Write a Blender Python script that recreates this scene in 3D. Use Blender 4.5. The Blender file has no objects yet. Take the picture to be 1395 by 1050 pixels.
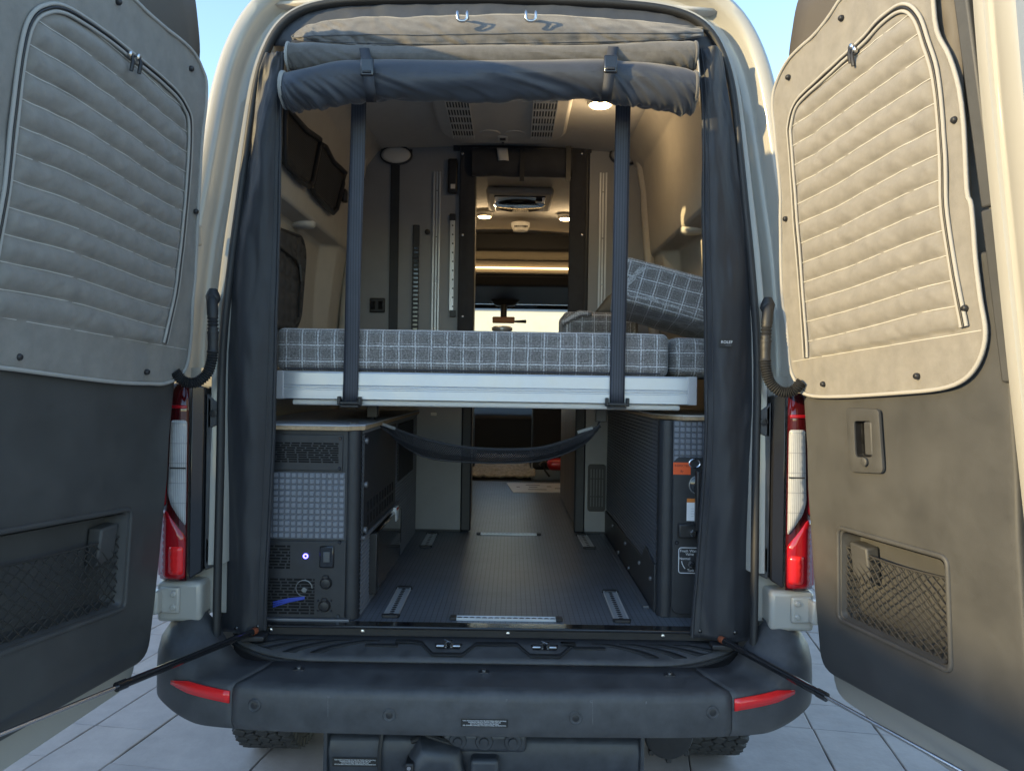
import bpy, bmesh, math, random
from mathutils import Vector, Matrix, noise
from mathutils.geometry import delaunay_2d_cdt
R = math.radians
random.seed(7)
S = bpy.context.scene
C = S.collection
# ------------------------------------------------------------------ camera, sky, sun, exposure
CX, CY, H, F, ROLL = 0.07, -2.3, 1.6, 1030.0, R(0.9)
cam = bpy.data.objects.new('camera', bpy.data.cameras.new('camera')); C.objects.link(cam)
cam.location = (CX, CY, H); cam.rotation_euler = (R(90), -ROLL, 0)
cam.data.sensor_width = 36; cam.data.lens = 36 * F / 1395
cam.data.clip_start = .05; cam.data.clip_end = 2000
S.camera = cam
SUN_AZ, SUN_EL = R(27.0), R(12.3)            # sun stands to the left, a little behind the camera
w = bpy.data.worlds.new('World'); S.world = w; w.use_nodes = True
nt = w.node_tree; bg = nt.nodes['Background']
sky = nt.nodes.new('ShaderNodeTexSky'); sky.sky_type = 'NISHITA'; sky.sun_disc = False
sky.sun_elevation = SUN_EL; sky.sun_rotation = R(270) - SUN_AZ
sky.air_density = 1.0; sky.dust_density = .25; sky.ozone_density = 1.7
nt.links.new(sky.outputs[0], bg.inputs[0]); bg.inputs[1].default_value = .15
sd = Vector((-math.cos(SUN_AZ) * math.cos(SUN_EL), -math.sin(SUN_AZ) * math.cos(SUN_EL), math.sin(SUN_EL)))
sl = bpy.data.lights.new('sun', 'SUN'); sl.energy = 2.0; sl.angle = R(.53); sl.color = (1, .76, .38)
so = bpy.data.objects.new('sun', sl); C.objects.link(so); so.location = (-8, -4, 6)
so.rotation_euler = sd.to_track_quat('Z', 'Y').to_euler()
S.view_settings.view_transform = 'Standard'; S.view_settings.look = 'None'
S.view_settings.exposure = 1.9; S.view_settings.gamma = 1.0
S.render.engine = 'CYCLES'
S.cycles.max_bounces = 10; S.cycles.diffuse_bounces = 6

# ------------------------------------------------------------------ measuring helpers
cr, sr = math.cos(ROLL), math.sin(ROLL)
def ray(px, py):
    dx, dy = px - 697.5, py - 525.0
    return Vector(((dx * cr + dy * sr) / F, 1.0, -(dy * cr - dx * sr) / F))
def at(px, py, Y):
    return Vector((CX, CY, H)) + ray(px, py) * (Y - CY)
def atx(px, py, X):
    r = ray(px, py); return Vector((CX, CY, H)) + r * ((X - CX) / r.x)
def atz(px, py, Z):
    r = ray(px, py); return Vector((CX, CY, H)) + r * ((Z - H) / r.z)
def XZ(px, py, Y):
    p = at(px, py, Y); return (p.x, p.z)
FLOOR = H - .764
# the opened doors: planes leaning inward at the top
ANG = {-1: R(6), 1: R(12.5)}
def dbase(s): return Vector((s * 1.012, -.03, H - .7)), Vector((s * math.sin(ANG[s]), -math.cos(ANG[s]), 0)), Vector((-.082 * s, 0, 1))
def D(s, u, v, off=0.):
    b, e, wv = dbase(s); n = e.cross(wv).normalized()
    if n.x * s > 0: n = -n
    return b + e * u + wv * (v + .7) + n * off
def duv(s, px, py):
    b, e, wv = dbase(s); n = e.cross(wv)
    o = Vector((CX, CY, H)); r = ray(px, py)
    t = (b - o).dot(n) / r.dot(n); p = o + r * t - b
    v = p.z; q = p - wv * v
    return (q.dot(e), v - .7)

# ------------------------------------------------------------------ materials
MATS = {}
def mat(name, col=(.5, .5, .5), rough=.5, metal=0., noise_amt=0., noise_scale=30., bump=0., bump_scale=200., coat=0., sheen=0., emit=None, estr=0., trans=0., weave=0., rough_var=0., streak=0.):
    if name in MATS: return MATS[name]
    m = bpy.data.materials.new(name); m.use_nodes = True; MATS[name] = m
    n = m.node_tree.nodes; L = m.node_tree.links; b = n['Principled BSDF']
    b.inputs['Base Color'].default_value = (*col, 1); b.inputs['Roughness'].default_value = rough; b.inputs['Metallic'].default_value = metal
    b.inputs['Coat Weight'].default_value = coat; b.inputs['Coat Roughness'].default_value = .06
    if sheen: b.inputs['Sheen Weight'].default_value = sheen; b.inputs['Sheen Roughness'].default_value = .5
    if trans: b.inputs['Transmission Weight'].default_value = trans
    if emit: b.inputs['Emission Color'].default_value = (*emit, 1); b.inputs['Emission Strength'].default_value = estr
    tc = n.new('ShaderNodeTexCoord')
    if noise_amt:
        t = n.new('ShaderNodeTexNoise'); t.inputs['Scale'].default_value = noise_scale; t.inputs['Detail'].default_value = 6; t.inputs['Roughness'].default_value = .65
        mp = n.new('ShaderNodeMapping'); mp.inputs['Scale'].default_value = (1, 1, 1 / (1 + streak * 6))
        L.new(tc.outputs['Object'], mp.inputs[0]); L.new(mp.outputs[0], t.inputs['Vector'])
        mx = n.new('ShaderNodeMix'); mx.data_type = 'RGBA'
        mx.inputs[6].default_value = (*[c * (1 - noise_amt) for c in col], 1); mx.inputs[7].default_value = (*[min(1, c * (1 + noise_amt)) for c in col], 1)
        rp = n.new('ShaderNodeMapRange'); rp.inputs[1].default_value = .3; rp.inputs[2].default_value = .7
        L.new(t.outputs[0], rp.inputs[0]); L.new(rp.outputs[0], mx.inputs[0]); L.new(mx.outputs[2], b.inputs['Base Color'])
        if rough_var:
            r2 = n.new('ShaderNodeMapRange'); r2.inputs[3].default_value = rough - rough_var; r2.inputs[4].default_value = min(1, rough + rough_var)
            L.new(rp.outputs[0], r2.inputs[0]); L.new(r2.outputs[0], b.inputs['Roughness'])
    if bump or weave:
        bp = n.new('ShaderNodeBump'); bp.inputs['Distance'].default_value = .002
        t2 = n.new('ShaderNodeTexNoise'); t2.inputs['Scale'].default_value = bump_scale; t2.inputs['Detail'].default_value = 3
        L.new(tc.outputs['Object'], t2.inputs['Vector'])
        bp.inputs['Strength'].default_value = bump or weave
        L.new(t2.outputs[0], bp.inputs['Height']); L.new(bp.outputs[0], b.inputs['Normal'])
    return m
def lines_mat(name, col, col2, axes, rough=.5, bump=.5, noise_amt=.1, invert=False):
    """periodic grooves: axes = [(axis, period, width, phase)]"""
    m = mat(name, col, rough); n = m.node_tree.nodes; L = m.node_tree.links; b = n['Principled BSDF']
    tc = n.new('ShaderNodeTexCoord'); sp = n.new('ShaderNodeSeparateXYZ'); L.new(tc.outputs['Object'], sp.inputs[0])
    acc = None
    for ax, per, wd, ph in axes:
        a = n.new('ShaderNodeMath'); a.operation = 'MULTIPLY_ADD'; a.inputs[1].default_value = 1 / per; a.inputs[2].default_value = ph + 100
        L.new(sp.outputs[ax], a.inputs[0])
        f = n.new('ShaderNodeMath'); f.operation = 'FRACT'; L.new(a.outputs[0], f.inputs[0])
        c = n.new('ShaderNodeMath'); c.operation = 'COMPARE'; c.inputs[1].default_value = .5; c.inputs[2].default_value = wd / per / 2
        L.new(f.outputs[0], c.inputs[0])
        if acc is None: acc = c
        else:
            x = n.new('ShaderNodeMath'); x.operation = 'MAXIMUM'; L.new(acc.outputs[0], x.inputs[0]); L.new(c.outputs[0], x.inputs[1]); acc = x
    t = n.new('ShaderNodeTexNoise'); t.inputs['Scale'].default_value = 9; t.inputs['Detail'].default_value = 6; L.new(tc.outputs['Object'], t.inputs['Vector'])
    mr = n.new('ShaderNodeMapRange'); mr.inputs[1].default_value = .3; mr.inputs[2].default_value = .7; mr.inputs[3].default_value = 1 - noise_amt; mr.inputs[4].default_value = 1 + noise_amt
    L.new(t.outputs[0], mr.inputs[0])
    mx = n.new('ShaderNodeMix'); mx.data_type = 'RGBA'; mx.inputs[6].default_value = (*col, 1); mx.inputs[7].default_value = (*col2, 1)
    L.new(acc.outputs[0], mx.inputs[0])
    ml = n.new('ShaderNodeMix'); ml.data_type = 'RGBA'; ml.blend_type = 'MULTIPLY'; ml.inputs[0].default_value = 1
    L.new(mx.outputs[2], ml.inputs[6]); L.new(mr.outputs[0], ml.inputs[7]); L.new(ml.outputs[2], b.inputs['Base Color'])
    if bump:
        bp = n.new('ShaderNodeBump'); bp.invert = not invert; bp.inputs['Strength'].default_value = bump; bp.inputs['Distance'].default_value = .002
        L.new(acc.outputs[0], bp.inputs['Height']); L.new(bp.outputs[0], b.inputs['Normal'])
    return m
def plaid_mat():
    m = mat('plaid_wool', (.1, .1, .115), .95, sheen=.3); n = m.node_tree.nodes; L = m.node_tree.links; b = n['Principled BSDF']
    tc = n.new('ShaderNodeTexCoord'); sp = n.new('ShaderNodeSeparateXYZ')
    nz = n.new('ShaderNodeTexNoise'); nz.inputs['Scale'].default_value = 260; L.new(tc.outputs['Object'], nz.inputs['Vector'])
    wv = n.new('ShaderNodeTexNoise'); wv.inputs['Scale'].default_value = 14; L.new(tc.outputs['Object'], wv.inputs['Vector'])
    ad = n.new('ShaderNodeVectorMath'); ad.operation = 'SCALE'; ad.inputs[3].default_value = .006; L.new(wv.outputs[1], ad.inputs[0])
    ad2 = n.new('ShaderNodeVectorMath'); ad2.operation = 'ADD'; L.new(tc.outputs['Object'], ad2.inputs[0]); L.new(ad.outputs[0], ad2.inputs[1])
    L.new(ad2.outputs[0], sp.inputs[0])
    def stripe(ax, per, ph, wd, gain):
        a = n.new('ShaderNodeMath'); a.operation = 'MULTIPLY_ADD'; a.inputs[1].default_value = 1 / per; a.inputs[2].default_value = ph + 50
        L.new(sp.outputs[ax], a.inputs[0])
        f = n.new('ShaderNodeMath'); f.operation = 'FRACT'; L.new(a.outputs[0], f.inputs[0])
        c = n.new('ShaderNodeMath'); c.operation = 'COMPARE'; c.inputs[1].default_value = .5; c.inputs[2].default_value = wd / per / 2
        L.new(f.outputs[0], c.inputs[0])
        k = n.new('ShaderNodeMath'); k.operation = 'MULTIPLY'; k.inputs[1].default_value = gain; L.new(c.outputs[0], k.inputs[0]); return k
    sts = []
    for ax, ph in ((0, 0.), (1, .26), (2, .18)):
        sts += [stripe(ax, .0535, ph, .0042, .8), stripe(ax, .0535, ph + .17, .0016, .45), stripe(ax, .0535, ph - .17, .0016, .45)]
    acc = sts[0]
    for s_ in sts[1:]:
        x = n.new('ShaderNodeMath'); x.operation = 'MAXIMUM'; L.new(acc.outputs[0], x.inputs[0]); L.new(s_.outputs[0], x.inputs[1]); acc = x
    # threads break up the stripes and mottle the ground
    mr = n.new('ShaderNodeMapRange'); mr.inputs[1].default_value = .35; mr.inputs[2].default_value = .65; mr.inputs[3].default_value = .35; mr.inputs[4].default_value = 1.15
    L.new(nz.outputs[0], mr.inputs[0])
    mu = n.new('ShaderNodeMath'); mu.operation = 'MULTIPLY'; L.new(acc.outputs[0], mu.inputs[0]); L.new(mr.outputs[0], mu.inputs[1])
    base = n.new('ShaderNodeMix'); base.data_type = 'RGBA'; base.inputs[6].default_value = (.095, .09, .088, 1); base.inputs[7].default_value = (.27, .255, .248, 1)
    m2 = n.new('ShaderNodeMapRange'); m2.inputs[1].default_value = .3; m2.inputs[2].default_value = .7; L.new(nz.outputs[0], m2.inputs[0]); L.new(m2.outputs[0], base.inputs[0])
    mx = n.new('ShaderNodeMix'); mx.data_type = 'RGBA'; mx.inputs[7].default_value = (.72, .73, .75, 1)
    L.new(mu.outputs[0], mx.inputs[0]); L.new(base.outputs[2], mx.inputs[6]); L.new(mx.outputs[2], b.inputs['Base Color'])
    bp = n.new('ShaderNodeBump'); bp.inputs['Strength'].default_value = .5; bp.inputs['Distance'].default_value = .002
    L.new(nz.outputs[0], bp.inputs['Height']); L.new(bp.outputs[0], b.inputs['Normal'])
    return m
PAINT = mat('sand_paint', (.375, .365, .335), .34, coat=.5, noise_amt=.04, noise_scale=3)
RUBBER = mat('rubber', (.022, .023, .025), .55, bump=.1)
TRIM = mat('door_trim_plastic', (.06, .061, .062), .55, noise_amt=.15, noise_scale=7, bump=.25, bump_scale=900, rough_var=.08)
TRIMUP = mat('upper_trim_plastic', (.085, .075, .065), .6, bump=.2, bump_scale=900)
PAD = mat('pad_canvas', (.215, .203, .185), .9, sheen=.25, noise_amt=.13, noise_scale=22, bump=.35, bump_scale=700)
THREAD = mat('pale_thread', (.5, .49, .46), .9)
BIND = mat('pad_binding', (.36, .35, .33), .85, bump=.2)
BLK = mat('black_plastic', (.02, .02, .022), .45, noise_amt=.2, noise_scale=40)
BLKG = mat('gloss_black', (.012, .012, .014), .12, coat=.5)
DRAPE = mat('drape_nylon', (.017, .019, .025), .55, sheen=.12, noise_amt=.15, noise_scale=18, bump=.25, bump_scale=500)
TENT = mat('screen_nylon', (.034, .039, .052), .5, sheen=.25, noise_amt=.15, noise_scale=18, bump=.25, bump_scale=500)
TENTW = mat('screen_canvas', (.105, .1, .095), .85, sheen=.3, noise_amt=.18, noise_scale=40, bump=.5, bump_scale=500)
WEB = mat('black_webbing', (.035, .038, .048), .7, bump=.3, bump_scale=600)
ALU = mat('aluminium', (.58, .6, .63), .38, metal=.45, noise_amt=.06, noise_scale=12, rough_var=.08)
STEEL = mat('steel', (.55, .55, .56), .25, metal=1)
WHITE = mat('white_plastic', (.62, .6, .56), .5)
LINING = mat('beige_lining', (.47, .435, .38), .75, noise_amt=.05, noise_scale=14, bump=.15, bump_scale=500)
CEIL = mat('ceiling_fabric', (.5, .48, .45), .85, bump=.12, bump_scale=600, noise_amt=.04)
GREYP = mat('grey_laminate', (.255, .26, .27), .45, noise_amt=.05, noise_scale=10)
CABG = mat('cabinet_grey', (.2, .215, .25), .5, noise_amt=.08, noise_scale=20)
CABK = mat('cabinet_black', (.026, .028, .033), .5, noise_amt=.15, noise_scale=20)
PLY = mat('plywood_edge', (.42, .29, .17), .7, noise_amt=.25, noise_scale=60)
TOPG = mat('counter_laminate', (.36, .38, .42), .3)
BUMP = mat('bumper_plastic', (.062, .064, .069), .52, noise_amt=.3, noise_scale=14, bump=.3, bump_scale=800, rough_var=.1)
HITCH = mat('hitch_steel', (.04, .045, .055), .45, noise_amt=.25, noise_scale=25, rough_var=.12)
TYRE = mat('tyre_rubber', (.035, .035, .036), .8, noise_amt=.25, noise_scale=30)
REDL = mat('red_lens', (.32, .006, .012), .08, coat=.6)
REDD = mat('dark_red_lens', (.05, .004, .006), .08, coat=.8)
REDREF = mat('red_reflector', (.8, .018, .02), .2, coat=.5)
CLEAR = lines_mat('clear_lens', (.42, .43, .44), (.26, .27, .28), [(2, .06, .002, 0), (0, .0055, .0016, 0)], rough=.1, bump=.8)
GLASS = mat('windscreen_glass', (.93, 1, .96), .0, trans=1.)
PLAID = plaid_mat()
FLOORM = lines_mat('ribbed_floor', (.14, .152, .175), (.06, .067, .08), [(0, .0175, .0028, 0), (1, .0175, .002, .2)], rough=.4, bump=.6, noise_amt=.12)
MESHF = lines_mat('black_mesh', (.012, .012, .013), (.05, .05, .052), [(1, .008, .003, 0), (2, .008, .003, 0)], rough=.8, bump=.6)
LAMP = mat('lit_lamp', (1, .9, .7), .4, emit=(1, .68, .3), estr=9)
LEDS = mat('led_strip', (1, .9, .7), .4, emit=(1, .62, .25), estr=3)
BLUEL = mat('blue_indicator', (.1, .1, .9), .4, emit=(.12, .1, 1), estr=2.5)
INK = mat('white_print', (.75, .77, .8), .6)
INKB = mat('black_print', (.015, .015, .015), .6)
ORANGE = mat('orange_sticker', (.75, .1, .02), .5)
CARDB = mat('cab_plastic', (.02, .02, .022), .6)

# ------------------------------------------------------------------ mesh builder
class MB:
    def __init__(s): s.v, s.f = [], []
    def add(s, vs, fs):
        o = len(s.v); s.v += [Vector(p) for p in vs]; s.f += [tuple(i + o for i in f) for f in fs]; return s
    def box(s, a, b, M=None):
        x0, y0, z0 = [min(p, q) for p, q in zip(a, b)]; x1, y1, z1 = [max(p, q) for p, q in zip(a, b)]
        vs = [Vector(p) for p in ((x0, y0, z0), (x1, y0, z0), (x1, y1, z0), (x0, y1, z0), (x0, y0, z1), (x1, y0, z1), (x1, y1, z1), (x0, y1, z1))]
        if M: vs = [M @ p for p in vs]
        return s.add(vs, [(0, 3, 2, 1), (4, 5, 6, 7), (0, 1, 5, 4), (1, 2, 6, 5), (2, 3, 7, 6), (3, 0, 4, 7)])
    def prism(s, pts, vec):
        n = len(pts); vec = Vector(vec); a = [Vector(p) for p in pts]
        return s.add(a + [p + vec for p in a], [tuple(range(n))[::-1], tuple(range(n, 2 * n))] + [(i, (i + 1) % n, n + (i + 1) % n, n + i) for i in range(n)])
    def tube(s, path, r, n=8, closed=False, caps=True, flat=None):
        path = [Vector(p) for p in path]; m = len(path); vs = []; up = None
        for i, p in enumerate(path):
            if closed: t = path[(i + 1) % m] - path[i - 1]
            else: t = path[min(i + 1, m - 1)] - path[max(i - 1, 0)]
            t = t.normalized() if t.length > 1e-9 else Vector((0, 0, 1))
            if up is None:
                up = Vector((0, 0, 1)) if abs(t.z) < .9 else Vector((1, 0, 0))
            a = (up - t * up.dot(t)); a = a.normalized() if a.length > 1e-6 else t.orthogonal().normalized()
            b = t.cross(a); up = a
            rr = r[i] if isinstance(r, (list, tuple)) else r
            for k in range(n):
                an = 2 * math.pi * k / n + math.pi / n
                vs.append(p + a * math.cos(an) * rr + b * math.sin(an) * rr)
        fs = []
        for i in range(m if closed else m - 1):
            j = (i + 1) % m
            for k in range(n): fs.append((i * n + k, i * n + (k + 1) % n, j * n + (k + 1) % n, j * n + k))
        if not closed and caps: fs += [tuple(range(n))[::-1], tuple(range((m - 1) * n, m * n))]
        return s.add(vs, fs)
    def grid(s, fn, nu, nv, wrap=False):
        vs = [fn(i / (nu if wrap else nu - 1), j / (nv - 1)) for j in range(nv) for i in range(nu)]
        fs = []
        for j in range(nv - 1):
            for i in range(nu if wrap else nu - 1):
                i2 = (i + 1) % nu; fs.append((j * nu + i, j * nu + i2, (j + 1) * nu + i2, (j + 1) * nu + i))
        return s.add(vs, fs)
    def lathe(s, c, axis, prof, n=20):
        """prof = [(radius, height along axis)]"""
        c = Vector(c); ax = Vector(axis).normalized(); a = ax.orthogonal().normalized(); b = ax.cross(a)
        vs = [c + ax * h + (a * math.cos(2 * math.pi * k / n) + b * math.sin(2 * math.pi * k / n)) * r for r, h in prof for k in range(n)]
        m = len(prof)
        fs = [(i * n + k, i * n + (k + 1) % n, (i + 1) * n + (k + 1) % n, (i + 1) * n + k) for i in range(m - 1) for k in range(n)]
        fs += [tuple(range(n))[::-1], tuple(range((m - 1) * n, m * n))]
        return s.add(vs, fs)
    def mesh(s, name):
        me = bpy.data.meshes.new(name); me.from_pydata([tuple(p) for p in s.v], [], s.f); return me
    def build(s, name, m, parent=None, bevel=0., smooth=40, seg=2, solid=0., sub=0, kind=None, org=None):
        me = s.mesh(name); bm = bmesh.new(); bm.from_mesh(me)
        bmesh.ops.remove_doubles(bm, verts=bm.verts, dist=1e-6); bmesh.ops.recalc_face_normals(bm, faces=bm.faces); bm.to_mesh(me); bm.free()
        return link(name, me, m, parent, bevel, smooth, seg, solid, sub, kind)
def wloc(o):
    p = Vector((0, 0, 0))
    while o is not None: p += o.location; o = o.parent
    return p
def link(name, me, m, parent=None, bevel=0., smooth=40, seg=2, solid=0., sub=0, kind=None):
    o = bpy.data.objects.new(name, me); C.objects.link(o)
    if m: me.materials.append(m)
    if parent is not None: o.parent = parent; o.location = -wloc(parent)
    if smooth:
        me.shade_smooth()
        try: me.set_sharp_from_angle(angle=R(smooth))
        except Exception: pass
    if solid: d = o.modifiers.new('s', 'SOLIDIFY'); d.thickness = solid; d.offset = 0
    if bevel: d = o.modifiers.new('b', 'BEVEL'); d.width = bevel; d.segments = seg; d.limit_method = 'ANGLE'; d.angle_limit = R(35)
    if sub: d = o.modifiers.new('u', 'SUBSURF'); d.levels = sub; d.render_levels = sub
    if kind: o['kind'] = kind
    return o
def thing(name, label, cat, loc=(0, 0, 0), group=None):
    o = bpy.data.objects.new(name, None); C.objects.link(o); o.location = loc; o.empty_display_size = .1
    return tag(o, label, cat, group)
def tag(o, label, cat, group=None):
    o['label'] = label; o['category'] = cat
    if group: o['group'] = group
    return o
def struct(o): o['kind'] = 'structure'; return o
def inside(p, poly):
    x, y = p; c = False; n = len(poly)
    for i in range(n):
        x1, y1 = poly[i]; x2, y2 = poly[i - 1]
        if (y1 > y) != (y2 > y) and x < (x2 - x1) * (y - y1) / (y2 - y1) + x1: c = not c
    return c
def resample(poly, step, closed=True):
    out = []; n = len(poly)
    for i in range(n if closed else n - 1):
        a = Vector(poly[i]); b = Vector(poly[(i + 1) % n]); k = max(1, int((b - a).length / step))
        for j in range(k): out.append(tuple(a + (b - a) * (j / k)))
    if not closed: out.append(tuple(poly[-1]))
    return out
def spline(pts, k=6, closed=False):
    P = [Vector(p) for p in pts]; n = len(P); out = []
    for i in range(n if closed else n - 1):
        if closed: p0, p1, p2, p3 = P[i - 1], P[i], P[(i + 1) % n], P[(i + 2) % n]
        else: p0, p1, p2, p3 = P[max(i - 1, 0)], P[i], P[i + 1], P[min(i + 2, n - 1)]
        for j in range(k):
            t = j / k; out.append(.5 * ((2 * p1) + (p2 - p0) * t + (2 * p0 - 5 * p1 + 4 * p2 - p3) * t * t + (3 * p1 - p0 - 3 * p2 + p3) * t ** 3))
    if not closed: out.append(P[-1])
    return out
def sheet(outline, fn, step, holes=(), bstep=None):
    """triangulated surface inside a 2D outline, mapped to 3D by fn"""
    rim = resample(outline, bstep or step); pts = list(rim); edges = [(i, (i + 1) % len(rim)) for i in range(len(rim))]
    for h in holes:
        o = len(pts); hr = resample(h, bstep or step); pts += hr; edges += [(o + i, o + (i + 1) % len(hr)) for i in range(len(hr))]
    x0 = min(p[0] for p in rim); x1 = max(p[0] for p in rim); y0 = min(p[1] for p in rim); y1 = max(p[1] for p in rim)
    cs = step * .5; near = set()
    for loop in [outline] + list(holes):
        for p in resample(loop, step * .3):
            a_, b_ = int(p[0] // cs), int(p[1] // cs)
            for da in (-1, 0, 1):
                for db in (-1, 0, 1): near.add((a_ + da, b_ + db))
    j = 0; y = y0
    while y < y1:
        x = x0 + (step * .5 if j % 2 else 0)
        while x < x1:
            if (int(x // cs), int(y // cs)) not in near and inside((x, y), outline) and not any(inside((x, y), h) for h in holes): pts.append((x, y))
            x += step
        y += step * .87; j += 1
    vs, es, fs, *_ = delaunay_2d_cdt([Vector(p) for p in pts], edges, [], 0, 1e-5)
    good = []
    for f in fs:
        c = sum((vs[i] for i in f), Vector((0, 0))) / len(f)
        if abs((vs[f[1]] - vs[f[0]]).cross(vs[f[2]] - vs[f[0]])) < 2e-7: continue
        if inside(c, outline) and not any(inside(c, h) for h in holes): good.append(tuple(f))
    return MB().add([fn(p[0], p[1]) for p in vs], good)
def text(name, body, size, pos, right, up, m, parent=None, align='CENTER', spacing=1.0, line=1.0):
    cu = bpy.data.curves.new(name, 'FONT'); cu.body = body; cu.size = size; cu.align_x = align; cu.align_y = 'CENTER'; cu.space_line = line; cu.space_character = spacing
    cu.resolution_u = 2
    t = bpy.data.objects.new(name, cu); C.objects.link(t)
    me = bpy.data.meshes.new_from_object(t.evaluated_get(bpy.context.evaluated_depsgraph_get())); bpy.data.objects.remove(t)
    rt = Vector(right).normalized(); u = Vector(up).normalized(); nn = rt.cross(u)
    me.transform(Matrix.Translation(Vector(pos)) @ Matrix((rt, u, nn)).transposed().to_4x4())
    return link(name, me, m, parent, smooth=0)
def roundrect(x0, y0, x1, y1, r, k=4):
    out = []
    for cx, cy, a0 in ((x1 - r, y1 - r, 0), (x0 + r, y1 - r, 90), (x0 + r, y0 + r, 180), (x1 - r, y0 + r, 270)):
        for j in range(k + 1):
            a = R(a0 + 90 * j / k); out.append((cx + r * math.cos(a), cy + r * math.sin(a)))
    return out
def rounded(poly, r, k=4):
    """round the corners of a polygon"""
    out = []; n = len(poly)
    for i in range(n):
        p0, p1, p2 = Vector(poly[i - 1]), Vector(poly[i]), Vector(poly[(i + 1) % n])
        a = (p0 - p1); b = (p2 - p1); rr = min(r, a.length * .45, b.length * .45); A = p1 + a.normalized() * rr; B = p1 + b.normalized() * rr
        for j in range(k + 1):
            t = j / k; out.append(tuple(A * (1 - t) ** 2 + p1 * 2 * t * (1 - t) + B * t * t))
    return out
def nz(x, y, z=0., s=1.): return noise.noise(Vector((x * s, y * s, z)))

# ------------------------------------------------------------------ ground
GA = R(-9)          # the paving runs at an angle to the van
gx = Vector((math.cos(GA), math.sin(GA), 0)); gy = Vector((-math.sin(GA), math.cos(GA), 0))
GROUNDM = mat('dusty_concrete', (.33, .31, .3), .85, noise_amt=.12, noise_scale=1.5, bump=.4, bump_scale=60)
GROUT = mat('paving_joint', (.1, .095, .09), .9)
ground = struct(MB().grid(lambda u, v: Vector(((u - .5) * 1200, (v - .3) * 1200, -.022)), 2, 2).build('ground', GROUNDM, smooth=0))
bed_ = MB().grid(lambda u, v: gx * (-4.6 + u * 8.2) + gy * (-1.6 + v * 8.2) + Vector((0, 0, -.014)), 2, 2).build('paving_bed', GROUT, ground, smooth=0)
SLAB = [mat('stamped_concrete_%d' % i, c, .8, noise_amt=.16, noise_scale=5, bump=1., bump_scale=34, rough_var=.12) for i, c in enumerate([(.385, .33, .30), (.36, .31, .285), (.405, .345, .31), (.37, .32, .295)])]
U = .30; NX, NY = 26, 26; occ = [[False] * NX for _ in range(NY)]
rs = random.Random(3)
for j in range(NY):
    for i in range(NX):
        if occ[j][i]: continue
        opts = [(2, 2), (1, 2), (2, 1), (1, 1), (2, 2), (1, 2)]; rs.shuffle(opts)
        for a, b in opts + [(1, 1)]:
            if i + a <= NX and j + b <= NY and not any(occ[jj][ii] for jj in range(j, j + b) for ii in range(i, i + a)): break
        for jj in range(j, j + b):
            for ii in range(i, i + a): occ[jj][ii] = True
        g = .003
        x0, x1 = -4.4 + i * U + g, -4.4 + (i + a) * U - g; y0, y1 = -1.5 + j * U + g, -1.5 + (j + b) * U - g
        rim = []
        for (xa, ya), (xb, yb) in (((x0, y0), (x1, y0)), ((x1, y0), (x1, y1)), ((x1, y1), (x0, y1)), ((x0, y1), (x0, y0))):
            for k in range(4):
                t = k / 4; xx, yy = xa + (xb - xa) * t, ya + (yb - ya) * t
                rim.append((xx + .005 * nz(xx * 9, yy * 9, i + j * 3.3), yy + .006 * nz(xx * 9, yy * 9, 40 + i * 2 + j)))
        zt = rs.uniform(-.003, .001)
        top = [gx * p[0] + gy * p[1] + Vector((0, 0, zt)) for p in rim]
        MB().prism([p - Vector((0, 0, .02)) for p in top], (0, 0, .02)).build('paving_slab', rs.choice(SLAB), ground, bevel=.004, smooth=0, seg=1)

# ------------------------------------------------------------------ the van: body swept round the rear opening
van = thing('camper_van', 'sand coloured high roof camper van seen from behind with both rear doors open', 'van', (0, 0, 0))
HALF = [(-.83, .806), (-.645, .811), (-.26, .816), (.09, .822), (.35, .806), (.6, .782), (.8, .762), (.94, .745), (1.04, .72), (1.12, .68), (1.17, .62), (1.197, .53), (1.21, .4), (1.217, .2), (1.22, 0)]
half = spline([(b, a) for a, b in HALF], 4)
path = [Vector((-p.x, p.y)) for p in half] + [Vector((p.x, p.y)) for p in half[-2::-1]]
def Yo(z): return .055 * (z + .8)
def hw(z):
    for (z0, a), (z1, b) in zip(HALF, HALF[1:]):
        if z0 <= z <= z1: return a + (b - a) * (z - z0) / (z1 - z0)
    return HALF[0][1]
def sweep(prof, closed_prof=False, kfn=None, zmin=-9):
    pp = [p for p in path if p.y > zmin]
    nrm = []
    for i, p in enumerate(pp):
        t = pp[min(i + 1, len(pp) - 1)] - pp[max(i - 1, 0)]; n = Vector((-t.y, t.x)).normalized(); nrm.append(n)
    rows = []
    for (o, y) in prof:
        row = []
        for p, n in zip(pp, nrm):
            k = kfn(p.y) if kfn else 1.
            q = p + n * (o * k); row.append(Vector((q.x, Yo(p.y) + y, H + q.y)))
        rows.append(row)
    m = MB(); nu = len(pp); nv = len(rows)
    vs = [p for r in rows for p in r]; fs = []
    for j in range(nv if closed_prof else nv - 1):
        j2 = (j + 1) % nv
        for i in range(nu - 1): fs.append((j * nu + i, j * nu + i + 1, j2 * nu + i + 1, j2 * nu + i))
    return m.add(vs, fs)
def kf(z):
    t = max(0, min(1, (z - .45) / .7)); return .195 - .05 * t
PROF = [(-.03, .3), (-.03, .06), (.0, .012), (.06, .0), (.2, .0), (.25, .02), (.3, .05), (.36, .06), (.5, .058), (.56, .045), (.6, .012), (.66, .0), (.84, -.006), (.93, .004), (.985, .04), (1.0, .1), (1.02, .5), (1.03, 1.5), (1.02, 4.6)]
body = sweep(PROF, kfn=kf, zmin=-.62).build('body_shell', PAINT, van, smooth=50)
skirt = MB()
for s in (-1, 1):
    skirt.box((s * .985, .45, H - 1.12), (s * 1.005, 5.3, H - .6))
skirt.build('lower_side', PAINT, van, bevel=.01)
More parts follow.
